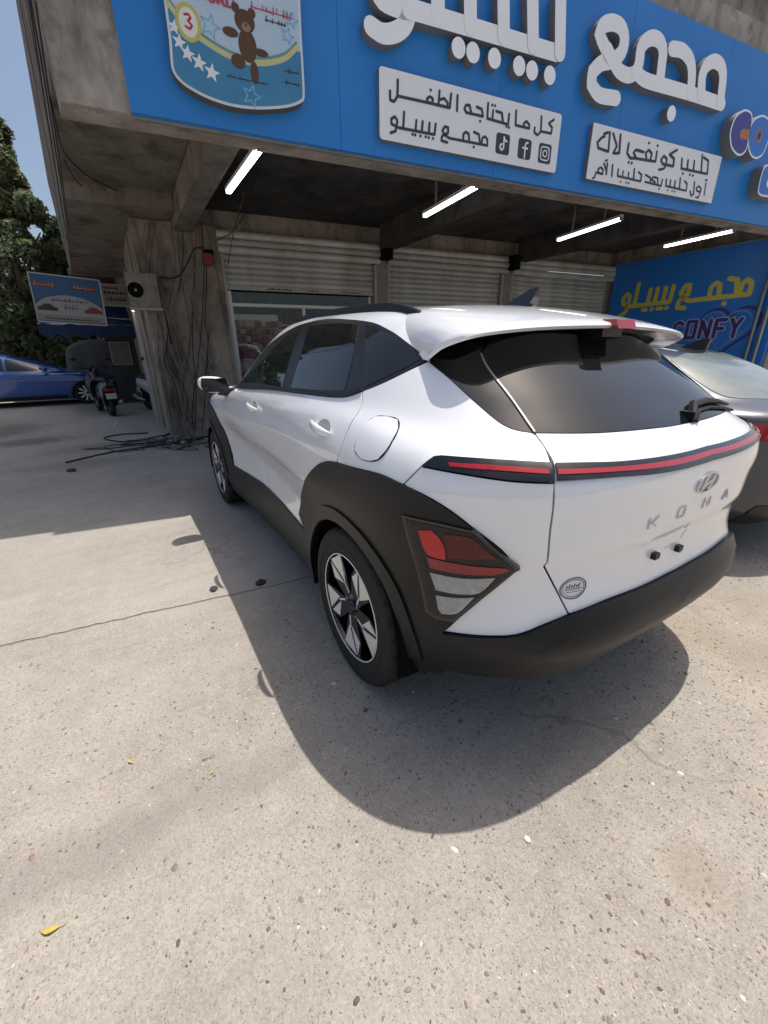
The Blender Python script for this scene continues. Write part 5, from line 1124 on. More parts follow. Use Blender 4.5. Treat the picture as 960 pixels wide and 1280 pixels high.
fo = ms[6]; FORM = {'F': [[(0,0),(0,1)],[(0,1),(.6,1)],[(0,.5),(.5,.5)]], 'O': [[(0,0),(0,1),(.6,1),(.6,0),(0,0)]], 'R': [[(0,0),(0,1),(.6,1),(.6,.5),(0,.5)],[(.3,.5),(.6,0)]], 'M': [[(0,0),(0,1),(.35,.4),(.7,1),(.7,0)]], 'U': [[(0,1),(0,0),(.6,0),(.6,1)]], 'L': [[(0,1),(0,0),(.6,0)]], 'A': [[(0,0),(.3,1),(.6,0)],[(.15,.4),(.45,.4)]],
        'C': [[(.6,.85),(.3,1),(0,.8),(0,.2),(.3,0),(.6,.15)]], 'N': [[(0,0),(0,1),(.6,0),(.6,1)]], 'Y': [[(0,1),(.3,.5),(.6,1)],[(.3,.5),(.3,0)]]}
def latin(txt, u, z, h, adv=.85):
    o = []
    for k, c in enumerate(txt): o += [[(u+(p[0]+k*adv)*h*.8, z+p[1]*h) for p in s] for s in FORM[c]]
    return o
word('print_text', latin('FORMULA', fo[0]-.14, fo[1]-.01, .045), .010, .0886, .0897, [m_redt]*2, tin, sq=True)
rr = random.Random(5)
def scribble(u0, u1, z, h, n):
    o = []; u = u1
    for k in range(n):
        w_ = (u1-u0)/n; u -= w_; t = rr.random()
        o.append([(u+w_*.9, z), (u+w_*.1, z)]); 
        if t > .25: o.append([(u+w_*.5, z), (u+w_*.5, z+h*(.5+.5*rr.random()))])
        if t > .6: o.append([(u+w_*.3, z-h*.35), (u+w_*.45, z-h*.35)])
    return o
tx = ms[7]; word('print_text', scribble(tx[0]-.13, tx[0]+.18, tx[1]+.0, .03, 12), .007, .0886, .0897, [m_redt]*2, tin); word('print_text', scribble(tx[0]-.03, tx[0]+.13, tx[1]-.05, .022, 7), .006, .0886, .0896, [m_txt]*2, tin)
word('print_text', scribble(.70, 1.0, 3.29, .014, 14), .004, .0886, .0896, [m_txt]*2, tin); word('print_text', scribble(1.14, 1.26, 3.40, .02, 5), .006, .0886, .0896, [m_txt]*2, tin); word('print_text', scribble(1.14, 1.26, 3.33, .02, 5), .006, .0886, .0896, [m_txt]*2, tin)
# plain brown plush toy printed on the tin
m_fur = mat('toy_brown', (.085, .042, .026), .8, noise=(60, .6, (.12, .06, .036))); m_furl = mat('toy_muzzle', (.26, .18, .12), .8)
bu, bz_ = ms[5]
for (du, dz, ru, rz) in ((0, .02, .072, .066), (-.058, .082, .028, .028), (.056, .075, .028, .028), (.005, -.115, .066, .095), (-.11, -.06, .055, .028), (.10, -.135, .055, .024), (-.075, -.215, .052, .042), (.038, -.26, .03, .065)):
    disc(bu+du, bz_+dz, ru, rz, .0886, .0900+.0004*((du*100) % 5), [m_fur, m_fur], 'print_toy', tin)
disc(bu+.006, bz_-.012, .032, .027, .092, .0925, [m_furl, m_furl], 'print_toy', tin)
disc(bu+.006, bz_+.0, .010, .008, .0926, .093, [m_txt, m_txt], 'print_toy', tin)
# bubble-letter logo at the right
m_purp = mat('logo_purple', (.055, .045, .26), .4); m_lb = mat('logo_blue', (.03, .17, .56), .4); m_or = mat('logo_orange', (.42, .17, .06), .5)
for k, (nm, mm) in enumerate((('blob1', m_purp), ('blob2', m_lb), ('blob3', m_lb))):
    pr_ = SG[nm]; base = flatpoly('bubble_letter', pr_, 0, .125+.002*k, [m_face, m_edge], sign, step=.03, corner=70)
    flatpoly('bubble_face', inset(catmull(np.array(pr_), .03, True, 70), .022), .12, .129+.003*k, [mm, mm], base, smoothp=False)
c1 = np.array(SG['blob1']).mean(0); word('bubble_mark', [[(c1[0]+.02, c1[1]-.01), (c1[0]+.14, c1[1]+.0)]], .10, .129, .1297, [m_or]*2, sign)
c2 = np.array(SG['blob2']).mean(0); disc(c2[0]-.02, c2[1], .055, .07, .132, .1345, [m_or, m_or], 'bubble_mark', sign); disc(c2[0]-.02, c2[1], .03, .045, .1345, .136, [m_txt, m_txt], 'bubble_mark', sign)
c3 = np.array(SG['blob3']).mean(0); disc(c3[0]-.08, c3[1], .08, .06, .134, .1385, [m_face, m_face], 'bubble_mark', sign)
# ---- tube lights under the canopy
m_tube = mat('lit_tube', (.9, .9, .9), .4, emit=((.93, .97, 1.0), 7))
for k, ((a, b_), lab) in enumerate(zip(TUBES,
        ('lit tube light on the concrete beam at the left end of the canopy', 'lit tube light under the canopy above the first shutter post', 'lit tube light under the canopy right of the middle shutter', 'lit tube light under the canopy beside the blue wall board'))):
    a = Vector((*a, 3.02)); b_ = Vector((*b_, 3.02)); t = empty('tube_light', tuple((a+b_)/2), 0, lab, 'light', 'tube lights under the canopy')
    d = (b_-a).normalized(); s_ = Vector((-d.y, d.x, 0)); c = (a+b_)/2
    def obx(e0, e1, wd, z0, z1): return [e_-c+s_*q*wd+Vector((0, 0, zz)) for zz in (z0, z1) for e_, q in ((e0, -1), (e1, -1), (e1, 1), (e0, 1))]
    mb = MB(); mb.hexa(obx(a, b_, .030, .012, .045)); mb.build('housing', mat('tube_housing', (.55, .55, .55), .5), t)
    mb = MB(); mb.hexa(obx(a+d*.02, b_-d*.02, .024, -.02, .011)); mb.build('tube', m_tube, t)
    mb = MB(); mb.hexa(obx(a-d*.012, a+d*.018, .026, -.022, .0115)); mb.build('end_cap', m_steel, t); mb = MB(); mb.hexa(obx(b_-d*.018, b_+d*.012, .026, -.022, .0115)); mb.build('end_cap', m_steel, t)
    for q in (.25, .75):
        e = a.lerp(b_, q); mb = MB(); mb.hexa(obx(e-d*.01, e+d*.01, .012, .0455, .379 if k else .002+.0456)); mb.build('bracket', m_steel, t)
# ---- blue board on the right-hand wall
brd = empty('wall_board', (0, 0, 0), 0, 'blue printed board with yellow Arabic words and a heart logo on the right wall', 'sign')
m_bd = mat('board_blue', (.015, .16, .58), .42, noise=(.8, .6, (.02, .21, .66)))
bpart('board', m_bd, brd, (9.90, 9.957, .37, 3.585, .3, 3.13))
bpart('top_trim', m_steel, brd, (9.885, 9.955, .37, 3.587, 3.132, 3.15))
def BF(p, z, d): return B(9.90-d, p, z)      # p = depth coordinate, reading leftwards is deeper
wv_ = [[((3.20-(q[0]-1.93)*1.32), 1.53+(q[1]-3.10)*2.0+.55-.05) for q in s] for s in SG['p1b']]
import itertools
allq = np.array(list(itertools.chain(*SG['p1b']))); lo_, hi_ = allq.min(0), allq.max(0)
def mapq(q): return (3.28 - (q[0]-lo_[0])/(hi_[0]-lo_[0])*(3.28-.86), 2.06 + (q[1]-lo_[1])/(hi_[1]-lo_[1])*.62)
m_yel = mat('board_yellow', (.58, .52, .08), .5)
word('writing', [[mapq(q) for q in s] for s in SG['p1b']], .085, 0, .003, [m_yel, m_yel], brd, BF, .0004)
m_wh = mat('board_white', (.42, .46, .60), .5); m_pu = mat('board_purple', (.05, .03, .17), .5)
hc = (1.12, 1.70)
heart = [(hc[0]+.42*16*math.sin(t)**3/16, hc[1]+.40*(13*math.cos(t)-5*math.cos(2*t)-2*math.cos(3*t)-math.cos(4*t))/16) for t in np.linspace(0, 2*math.pi, 50)]
word('heart_outline', [heart], .035, 0, .0025, [mat('board_heart', (.08, .26, .62), .5)]*2, brd, BF, sq=True)
heart2 = [(hc[0]-.06+(q[0]-hc[0])*1.16, hc[1]+(q[1]-hc[1])*1.16) for q in heart]
word('heart_outline', [heart2], .05, 0, .0021, [m_pu, m_pu], brd, BF, sq=True)
cf = [[(2.02-(q[0])*1.0, q[1]) for q in s] for s in latin('CONFY', 0, 1.54, .31, 1.02)]
word('logo_text', cf, .10, 0, .0045, [m_wh, m_wh], brd, BF, .0003); word('logo_text', cf, .065, .004, .0075, [m_pu, m_pu], brd, BF, .0003)
bpart('yellow_block', m_yel, brd, (9.893, 9.8995, 2.25, 2.75, 1.62, 1.75)); bpart('white_block', m_wh, brd, (9.893, 9.8995, 2.62, 2.86, 1.77, 1.84))
word('writing', scribble(.9, 1.9, 1.12, .10, 9), .022, 0, .003, [m_wh, m_wh], brd, BF)
for v in (.50, .62): 
    pass
pole = empty('steel_post', tuple(B(9.8, .50, 0)), 0, 'pair of grey steel tubes standing at the end of the blue board', 'post')
for v in (.47, .60):
    mb = MB(); q = B(9.82, v, 0)-B(9.8, .50, 0); mb.tube([q, q+Vector((0, 0, 3.38))], .028, 10); mb.build('tube', m_steel, pole, True)
# ---- cables
rc = random.Random(9)
for k in range(5):
    c = (-.9 + .33*k + rc.uniform(-.1, .1), rc.uniform(2.5, 3.4)); s_ = []
    for q in range(9): a = q*rc.uniform(.5, 1.1); rr_c = rc.uniform(.12, .45); s_.append((c[0]+rr_c*math.cos(a)*1.6+.05*q, c[1]+rr_c*math.sin(a), .012+.01*(q % 2)))
    CAB.append(s_)
for k in range(12):
    u0 = .15 + .088*k + rc.uniform(-.03, .03); s_ = [(u0, 3.575, 3.1)]
    for q in range(5): s_.append((max(.1, min(1.2, s_[-1][0]+rc.uniform(-.22, .16))), 3.575-rc.uniform(0, .03), 3.1-.6*(q+1)+rc.uniform(-.12, .12)))
    s_[-1] = (s_[-1][0], s_[-1][1], .05); CAB.append(s_)
m_cab = mat('cable_black', (.012, .012, .012), .6); m_cabg = mat('cable_grey', (.15, .14, .125), .6)
labs = ['thick black cable looping from the air conditioner to the red junction', 'black cable sweeping down the pier in a long curve', 'black cable hanging straight below the red junction', 'cable running down the full height of the pier', 'grey cable stretched diagonally up to the shutter box', 'cable drooping down the left side of the pier', 'short cable curling at the left edge of the pier', 'cable crossing the middle of the pier', 'cable down the pier beside the shutter', 'cable dangling low near the car mirror', 'thin cable on the outer left part of the pier', 'cable sagging across the stained soffit', 'short cable on the soffit edge', 'second cable sagging across the stained soffit', 'thin wire under the blue sign above the car', 'thin wire under the right half of the blue sign', 'cable dropping from the first tube light', 'second cable dropping from the first tube light', 'loose cable end above the shutter jamb', 'outermost cable along the building edge against the sky', 'cable clipped along the building edge', 'short cable beside the fascia corner', 'cable on the building edge running to the back', 'middle cable of the bundle on the building edge', 'black cable curled on the ground by the pier', 'long black cable lying across the ground', 'short cable lying by the pier foot', 'tangled loop of cable on the ground']
ORD = ['leftmost', 'second from the left', 'third from the left', 'fourth from the left', 'fifth from the left', 'sixth from the left', 'sixth from the right', 'fifth from the right', 'fourth from the right', 'third from the right', 'second from the right', 'rightmost']
labs += ['thin black wire looped on the ground before the pier, %s of five' % (ORD[:5][k] if k < 4 else 'rightmost') for k in range(5)]
labs += ['thin wire straggling down the pier face, %s of twelve at the top' % q for q in ORD]
for k, s in enumerate(CAB):
    fl = 24 <= k < 33; r_c = .012 if k in (0, 1) else (.011 if fl else (.0075 if k < 14 else .006))
    if 14 <= k <= 15: r_c = .004
    if k >= 28: r_c = .0035
    if 28 <= k < 33: r_c = .006
    P3 = catmull(np.array([tuple(B(*q)) for q in s]), .08, False, 180)
    mb = MB(); mb.tube([tuple(q) for q in P3], r_c, 6)
    o = mb.build('cable', m_cab if k % 3 != 1 or fl else m_cabg, None, True); tag(o, labs[k], 'cable', 'loose electric cables')
j = empty('junction_box', tuple(B(1.02, 3.5, 2.7)), 0, 'small red cable junction hanging on the pier beside the shutter', 'junction box')
mb = MB(); q0 = B(1.02, 3.5, 2.7)
mb.hexa([B(1.02+a, 3.5+b_, 2.7+c)-q0 for c in (-.11, .05) for a, b_ in ((-.05, -.05), (.06, -.05), (.06, .09), (-.05, .09))]); mb.build('cover', mat('faded_red', (.20, .02, .025), .6), j)
mb = MB(); mb.hexa([B(1.02+a, 3.5+b_, 2.7+c)-q0 for c in (.052, .10) for a, b_ in ((-.03, -.03), (.10, -.03), (.10, .09), (-.03, .09))]); mb.build('lid', m_void, j)
# ------------------------------------------------------------------ parked sedans
def sedan(root, paint, dusty):
    global F
    F = F_sedan
    XR = -1.02
    na, nth = 150, 46
    aa = np.linspace(XP-RC*math.pi/2, XF+RC*math.pi/2, na); tt = np.linspace(-.68, math.pi/2, nth)
    A = np.stack(np.meshgrid(aa, tt, indexing='ij'), -1); P = from_at(A)
    P[0, :, 1] = 0; P[-1, :, 1] = 0; P[:, -1, 1] = 0
    vv = P.reshape(-1, 3); ff = []
    WB = 2.72
    for i in range(na-1):
        for j in range(nth-1):
            c = (P[i, j]+P[i+1, j+1])/2
            if any(math.hypot(c[0]-xa, c[2]-.33) < .355 and c[1] > .5 for xa in (0, WB)): continue
            ff.append([i*nth+j, i*nth+j+1, (i+1)*nth+j+1, (i+1)*nth+j])
    n0 = len(vv); ff += [[k+n0 for k in t][::-1] for t in ff]
    body = pyd('body', np.concatenate([vv, vv*[1, -1, 1]]), ff, paint, root, True); strip_pole(body.data)
    def sd(x, z):
        lo, hi = 0., 1.2
        for _ in range(30):
            mid = (lo+hi)/2
            if F(np.array([x, mid, z])) < 0: lo = mid
            else: hi = mid
        return tuple(to_at(np.array([x, lo, z])))
    def rr_(y, z):
        lo, hi = -1.6, .9
        for _ in range(30):
            mid = (lo+hi)/2
            if F(np.array([mid, y, z])) < 0: hi = mid
            else: lo = mid
        q = to_at(np.array([hi, y, z]))
        if y == 0: q[0] = XP-RC*math.pi/2
        return tuple(q)
    for mir in (0, 1):
        arch = []
        for xa in (0, WB):
            ring = [sd(xa+.375*math.cos(R(a)), max(.18, .33+.375*math.sin(R(a)))) for a in range(-15, 196, 14)] + [sd(xa+.335*math.cos(R(a)), max(.18, .33+.335*math.sin(R(a)))) for a in range(195, -16, -14)]
            shell('arch_lip', ring, m_black, root, .004, .05, .05, mirror=mir)
        shell('sill', [sd(.45, .30), sd(2.25, .30), sd(2.25, .19), sd(.45, .19)], m_black, root, .004, .01, .06, mirror=mir)
        shell('side_window', [sd(.02, 1.045), sd(.35, 1.03), sd(1.05, 1.0), sd(1.05, 1.325), sd(.6, 1.335), sd(.25, 1.27)], m_glass, root, .003, .01, .05, mirror=mir)
        shell('side_window', [sd(1.11, .997), sd(1.95, .975), sd(1.70, 1.12), sd(1.45, 1.235), sd(1.11, 1.32)], m_glass, root, .003, .01, .05, mirror=mir)
        lamp = [rr_(.50, .90), rr_(.50, .84), rr_(.66, .815), sd(-.62, .83), sd(-.55, .87), sd(-.66, .915), rr_(.68, .925)]
        shell('tail_light', lamp, m_red, root, .005, .012, .03, mirror=mir)
        hl = [sd(3.2, .66), sd(3.35, .60), sd(3.42, .68), sd(3.2, .76), sd(2.95, .79)]
        shell('headlight', hl, m_clear, root, .004, .012, .03, mirror=mir)
        shell('door_gap', ribbon(np.array([sd(1.08, .98), sd(1.09, .7), sd(1.12, .33)]), .006), m_void, root, .001, .002, .03, mirror=mir, smoothpoly=False)
        shell('door_gap', ribbon(np.array([sd(2.02, .95), sd(2.03, .6), sd(2.08, .33)]), .006), m_void, root, .001, .002, .03, mirror=mir, smoothpoly=False)
        shell('door_gap', ribbon(np.array([sd(.25, 1.0), sd(.30, .75), sd(.42, .55)]), .006), m_void, root, .001, .002, .03, mirror=mir, smoothpoly=False)
        for xh in (.42, 1.3):
            mb = MB(); sg = 1 if mir == 0 else -1
            mb.tube([(xh+.09, sg*.905, .82), (xh+.05, sg*.93, .822), (xh-.05, sg*.93, .826), (xh-.09, sg*.905, .828)], .013, 6); mb.build('door_handle', paint, root, True)
        mb = MB(); sg = 1 if mir == 0 else -1
        mb.tube([(1.93, sg*.84, 1.0), (1.90, sg*.90, 1.02), (1.90, sg*1.0, 1.03), (1.90, sg*1.04, 1.03)], [.03, .06, .065, .03], 10); mb.build('door_mirror', paint, root, True)
    shell('rear_window', [rr_(0, 1.03), rr_(.50, 1.035), rr_(.60, 1.06), rr_(.52, 1.27), rr_(.30, 1.315), rr_(0, 1.325)], dusty, root, .003, .01, .04, mirror=2)
    shell('boot_gap', ribbon(np.array([rr_(.0, .66), rr_(.50, .67), rr_(.60, .75), rr_(.62, .93), rr_(.60, .99)]), .006), m_void, root, .001, .002, .03, mirror=2, smoothpoly=False)
    shell('bumper_trim', [rr_(0, .42), rr_(.55, .42), rr_(.72, .40), rr_(.72, .24), rr_(.5, .24), rr_(0, .24)], m_black, root, .004, .01, .05, mirror=2)
    mb = MB(); mb.prism([(.16, 1.36), (.06, 1.40), (-.02, 1.425), (-.05, 1.42), (-.03, 1.33)], lambda a, b_, t: (a, t, b_), -.018, .018); mb.build('antenna_fin', m_black, root)
    mb = MB(); mb.box((-.6, -.75, .2), (3.2, .75, .3)); mb.build('underbody', m_void, root)
    for sg in (1, -1):
        for xa in (0, WB):
            Mx = Matrix.Translation((xa, sg*.885, .33)) @ Matrix.Rotation(-R(90)*sg, 4, 'X')
            wr = empty('wheel', parent=root)
            mb = MB(); mb.lathe([(.21, -.2), (.30, -.21), (.325, -.19), (.33, -.16), (.33, -.05), (.32, -.015), (.29, .0), (.24, -.002), (.225, -.012)], Mx, 36); mb.build('tyre', m_rubber, wr, True)
            mb = MB(); mb.lathe([(.226, -.012), (.215, -.02), (.205, -.08), (.0, -.08)], Mx, 36); mb.build('rim_barrel', m_gloss, wr, True, 30)
            mb = MB()
            for k in range(10):
                a0 = 36*k; L = lambda r, a, h: Mx @ Vector((r*math.cos(R(a)), r*math.sin(R(a)), h))
                p4 = [(.04, a0-14), (.224, a0-4), (.224, a0+5), (.04, a0+14)]
                mb.add([L(r, a, -.014) for r, a in p4]+[L(r, a, -.04) for r, a in p4], [(0,1,2,3), (1,0,4,5), (2,1,5,6), (3,2,6,7), (0,3,7,4)])
            mb.build('spoke', m_alu, wr)
    F = F_cross
m_dk = mat('dark_metallic_paint', (.045, .050, .060), .30, metal=.5, coat=1)
m_bl = mat('blue_paint', (.006, .062, .27), .30, coat=1)
dusty = mat('dusty_rear_glass', (.16, .19, .18), .12, spec=.8, noise=(9, .6, (.24, .27, .25)))
ds = empty('dark_sedan', (.35, -2.52, 0), R(0), 'dark grey sedan parked right of the white crossover, only its rear corner in view', 'car'); sedan(ds, m_dk, dusty)
bs = copy_tree(ds); bs.name = 'blue_sedan'; bs.location = (14.15, 5.05, 0); bs.rotation_euler = (0, 0, R(-90)); bs.scale = (1, 1, .92)
tag(bs, 'bright blue sedan parked across the far left under the trees', 'car')
for o in bs.children_recursive:
    if o.type == 'MESH' and o.data.materials[0] in (m_dk, dusty):
        o.material_slots[0].link = 'OBJECT'; o.material_slots[0].material = m_bl if o.data.materials[0] == m_dk else m_glass
# ------------------------------------------------------------------ air conditioner on the pier
ac = empty('air_conditioner', (6.22, .97, 1.97), R(-3), 'old beige outdoor air conditioner unit hung on the corner of the pier', 'air conditioner')
m_ac = mat('aged_beige_metal', (.25, .22, .18), .6, noise=(8, .8, (.11, .09, .07)))
mb = MB(); mb.box((0, -.20, 0), (.30, .20, .44)); mb.build('casing', m_ac, ac)
for k in range(9): mb = MB(); mb.box((-.012, -.185, .035+.042*k), (-.001, -.02, .055+.042*k)); mb.build('louvre', m_ac, ac)
mb = MB(); Mx = Matrix.Translation((-.004, .095, .22)) @ Matrix.Rotation(R(-90), 4, 'Y')
mb.lathe([(.02, 0), (.085, 0), (.095, .012), (.10, 0)], Mx, 24); mb.build('fan_guard', m_void, ac)
mb = MB(); mb.box((.05, -.22, -.03), (.08, .21, -.001)); mb.box((.22, -.22, -.03), (.25, .21, -.001)); mb.build('bracket', m_steel, ac)
mb = MB(); mb.tube([(.1, -.2, .05), (.15, -.24, -.1), (.2, -.25, -.5)], .012, 6); mb.build('pipe', m_cab, ac, True)
# ------------------------------------------------------------------ boards on the far left
def board(name, loc, rz, w_, h_, label, art):
    t = empty(name, loc, R(rz), label, 'sign'); 
    mb = MB(); mb.box((.0, -w_/2, 0), (.03, w_/2, h_)); mb.build('panel', art[0], t)
    m_fr = mat('board_frame', (.45, .45, .43), .5)
    for lo, hi in (((-.012, -w_/2-.02, -.02), (.032, w_/2+.02, -.0005)), ((-.012, -w_/2-.02, h_+.0005), (.032, w_/2+.02, h_+.02)), ((-.012, -w_/2-.02, 0), (.032, -w_/2-.0005, h_)), ((-.012, w_/2+.0005, 0), (.032, w_/2+.02, h_))):
        mb = MB(); mb.box(lo, hi); mb.build('frame', m_fr, t)
    return t
m_b1 = mat('board_sky_blue', (.03, .10, .21), .5, noise=(2, .6, (.05, .06, .16)))
t = board('workshop_board', (10.0, 2.08, 1.93), 3, 1.13, .84, 'blue and cream workshop board with printed cars hanging beside the trees', [m_b1])
t.rotation_euler = (R(3), 0, R(3))
LF = lambda p, z, d: Vector((-d, p, z))
m_cr = mat('board_cream', (.24, .225, .17), .5); m_rd = mat('board_red', (.22, .025, .025), .5); m_wt = mat('board_print_white', (.30, .30, .29), .5)
def fp(name, poly, d1, m, parent, corner=30): return flatpoly(name, poly, 0, d1, [m, m], parent, LF, .03, corner, .2)
fp('printed_field', [(-.56, .02), (.56, .02), (.56, .30), (.40, .42), (.1, .50), (-.2, .48), (-.45, .38), (-.56, .28)], .002, m_wt, t)
fp('printed_strip', [(-.56, .02), (.56, .02), (.56, .13), (-.56, .13)], .003, m_cr, t)
for a, b_ in ((.18, .54), (-.48, -.06)): fp('printed_banner', [(a, .62), (b_, .62), (b_, .70), (a, .70)], .003, m_rd, t)
m_ink2 = mat('board_ink', (.03, .03, .035), .6)
neg = lambda L: [[(-q[0], q[1]) for q in s] for s in L]
for a in ((-.53, -.2, .66, .06, 6), (.1, .46, .66, .06, 6)): word('writing', neg(scribble(*a)), .014, .003, .0045, [m_wt, m_wt], t, LF)
for a in ((-.3, .3, .40, .045, 9), (-.12, .14, .27, .07, 4), (-.45, .45, .06, .03, 16)): word('writing', neg(scribble(*a)), .012, .003, .0045, [m_ink2, m_ink2], t, LF)
for cy, m_ in ((.38, m_ink2), (-.38, m_rd)): fp('printed_car', [(cy-.16, .20), (cy+.16, .20), (cy+.155, .26), (cy+.09, .28), (cy+.05, .32), (cy-.06, .32), (cy-.10, .28), (cy-.16, .26)], .004, m_, t)
t2 = board('small_board', (11.6, 1.19, 2.42), 2, .64, .44, 'small cream board with dark writing behind the air conditioner', [mat('board_dull_cream', (.30, .26, .20), .6, noise=(6, .6, (.22, .15, .12)))])
for a in ((-.24, .26, .27, .07, 6), (-.2, .22, .12, .06, 6)): word('writing', neg(scribble(*a)), .022, 0, .003, [m_ink2, m_ink2], t2, LF)
word('writing', [[(-q[0], q[1]) for q in s] for s in scribble(-.22, .1, .37, .04, 5)], .018, 0, .003, [m_rd, m_rd], t2, LF)
# arms that carry the boards from the building side
for root, y0, y1, zz in ((t, -.57, -1.35, (.15, .70)), (t2, -.33, -.75, (.10, .34))):
    for z in zz: mb = MB(); mb.tube([(.045, y0+.3, z), (.045, y0, z), (.045, y1, z)], .014, 6); mb.build('arm', m_steel, root, True)
# blue awning
aw = empty('blue_awning', (12.0, 1.9, 0), 0, 'dark blue canvas awning hanging behind the workshop board', 'awning')
V = []; FF = []; nu_, nv_ = 22, 6
for i in range(nu_+1):
    for j in range(nv_+1):
        y = 1.0-2.35*i/nu_; x = .0 + 1.8*j/nv_; z = 1.98 + .62*j/nv_ + .04*math.sin(i*1.3)*(1-j/nv_) - .05*math.sin(math.pi*j/nv_)
        V.append((x, y, z))
for i in range(nu_):
    for j in range(nv_): FF.append([i*(nv_+1)+j, (i+1)*(nv_+1)+j, (i+1)*(nv_+1)+j+1, i*(nv_+1)+j+1])
m_awn = mat('awning_blue', (.008, .022, .075), .8)
pyd('canvas', V, FF, m_awn, aw, True)
V = []; FF = []
for i in range(nu_+1):
    y = 1.0-2.35*i/nu_; V += [(0, y, 1.98+.04*math.sin(i*1.3)), (-.02+.02*math.sin(i*2.1), y, 1.72+.05*math.cos(i*1.9))]
for i in range(nu_): FF.append([2*i, 2*i+1, 2*i+3, 2*i+2])
pyd('valance', V, FF, m_awn, aw, True)
mb = MB(); mb.tube([(.9, -1.34, 2.25), (.9, -2.1, 2.6)], .02, 8); mb.build('stay', m_steel, aw, True)
mb = MB(); mb.tube([(.02, .99, 2.0), (.02, -1.34, 2.0)], .02, 8); mb.build('front_bar', m_steel, aw, True)
# two lit bulbs under the eave
for k, (x, y, z, lab) in enumerate(((9.6, .965, 2.20, 'lit bulb under the eave, the one nearer the boards'), (9.3, .86, 2.20, 'lit bulb under the eave, the one nearer the pier'))):
    t = empty('eave_bulb', (x, y, z), 0, lab, 'light', 'bulbs under the eave')
    mb = MB(); mb.lathe([(.001, -.05), (.035, -.035), (.045, 0), (.03, .035), (.015, .05)], Matrix(), 12); mb.build('bulb', mat('lit_bulb', (.9, .9, .9), .4, emit=((.95, .97, 1), 9)), t, True)
    mb = MB(); mb.lathe([(.016, .051), (.018, .10), (.001, .105)], Matrix(), 10); mb.build('socket', m_black, t, True)
    mb = MB(); mb.tube([(0, 0, .10), (0, 0, .93)], .006, 6); mb.build('cord', m_cab, t)
# ------------------------------------------------------------------ vehicle under a tarpaulin, added dark box
tv = empty('covered_vehicle', (16.4, 2.0, 0), R(8), 'vehicle under a grey tarpaulin behind the blue sedan', 'covered vehicle')
bm = bmesh.new(); bmesh.ops.create_cube(bm, size=1); bmesh.ops.subdivide_edges(bm, edges=bm.edges[:], cuts=14, use_grid_fill=True)
rt_ = random.Random(2)
for v in bm.verts:
    x, y, z = v.co.x*2, v.co.y*2, v.co.z+.5
    rad = .82 + .18*(1-max(abs(x), abs(y))**4)
    zz = 1.75*z - .28*(abs(y)**2.5)*z - .35*max(0, x)**2*z
    fold = .04*math.sin(9*y+5*z)*(1-z) + .03*math.sin(14*x+3*z)*(1-z)
    v.co = (x*.95*(1.06-.16*z)+fold, y*.95*(1.08-.22*z)+fold, zz)
me = bpy.data.meshes.new('tarpaulin'); bm.to_mesh(me); bm.free()
link('tarpaulin', me, mat('grey_tarp', (.13, .125, .115), .75, noise=(5, .6, (.075, .07, .065))), tv, True)
mb = MB(); mb.tube([(-.85, .5, .9), (-.88, -.3, 1.35)], .012, 5); mb.build('rope', m_cab, tv)
kk_ = empty('dark_fill_box', (12.9, .75, 0), 0, 'dark sheet-metal box added to fill the dark area at the end of the alley', 'dark filler')  # box added to keep the area behind the scooters dark
m_ki = mat('fill_box_metal', (.025, .024, .022), .6, noise=(3, .6, (.045, .04, .036)))
for k in range(6):
    mb = MB(); mb.box((0, -.85+.285*k+.003, 0), (.04, -.85+.285*(k+1)-.003, 1.95)); mb.build('sheet', m_ki, kk_)
mb = MB(); mb.box((.041, -.85, 0), (1.6, .86, 1.94)); mb.build('shell', m_ki, kk_); mb = MB(); mb.box((-.12, -.95, 1.953), (1.7, .95, 2.02)); mb.build('roof', m_ki, kk_)
mb = MB(); mb.box((-.02, .35, 1.05), (-.001, .80, 1.60)); w_k = mb.build('window', mat('pale_pane', (.10, .10, .095), .3), kk_)
for lo, hi in (((-.03, .33, 1.03), (-.0005, .349, 1.62)), ((-.03, .801, 1.03), (-.0005, .82, 1.62)), ((-.03, .35, 1.601), (-.0005, .80, 1.62)), ((-.03, .35, 1.03), (-.0005, .80, 1.049))): mb = MB(); mb.box(lo, hi); mb.build('frame', m_steel, w_k)
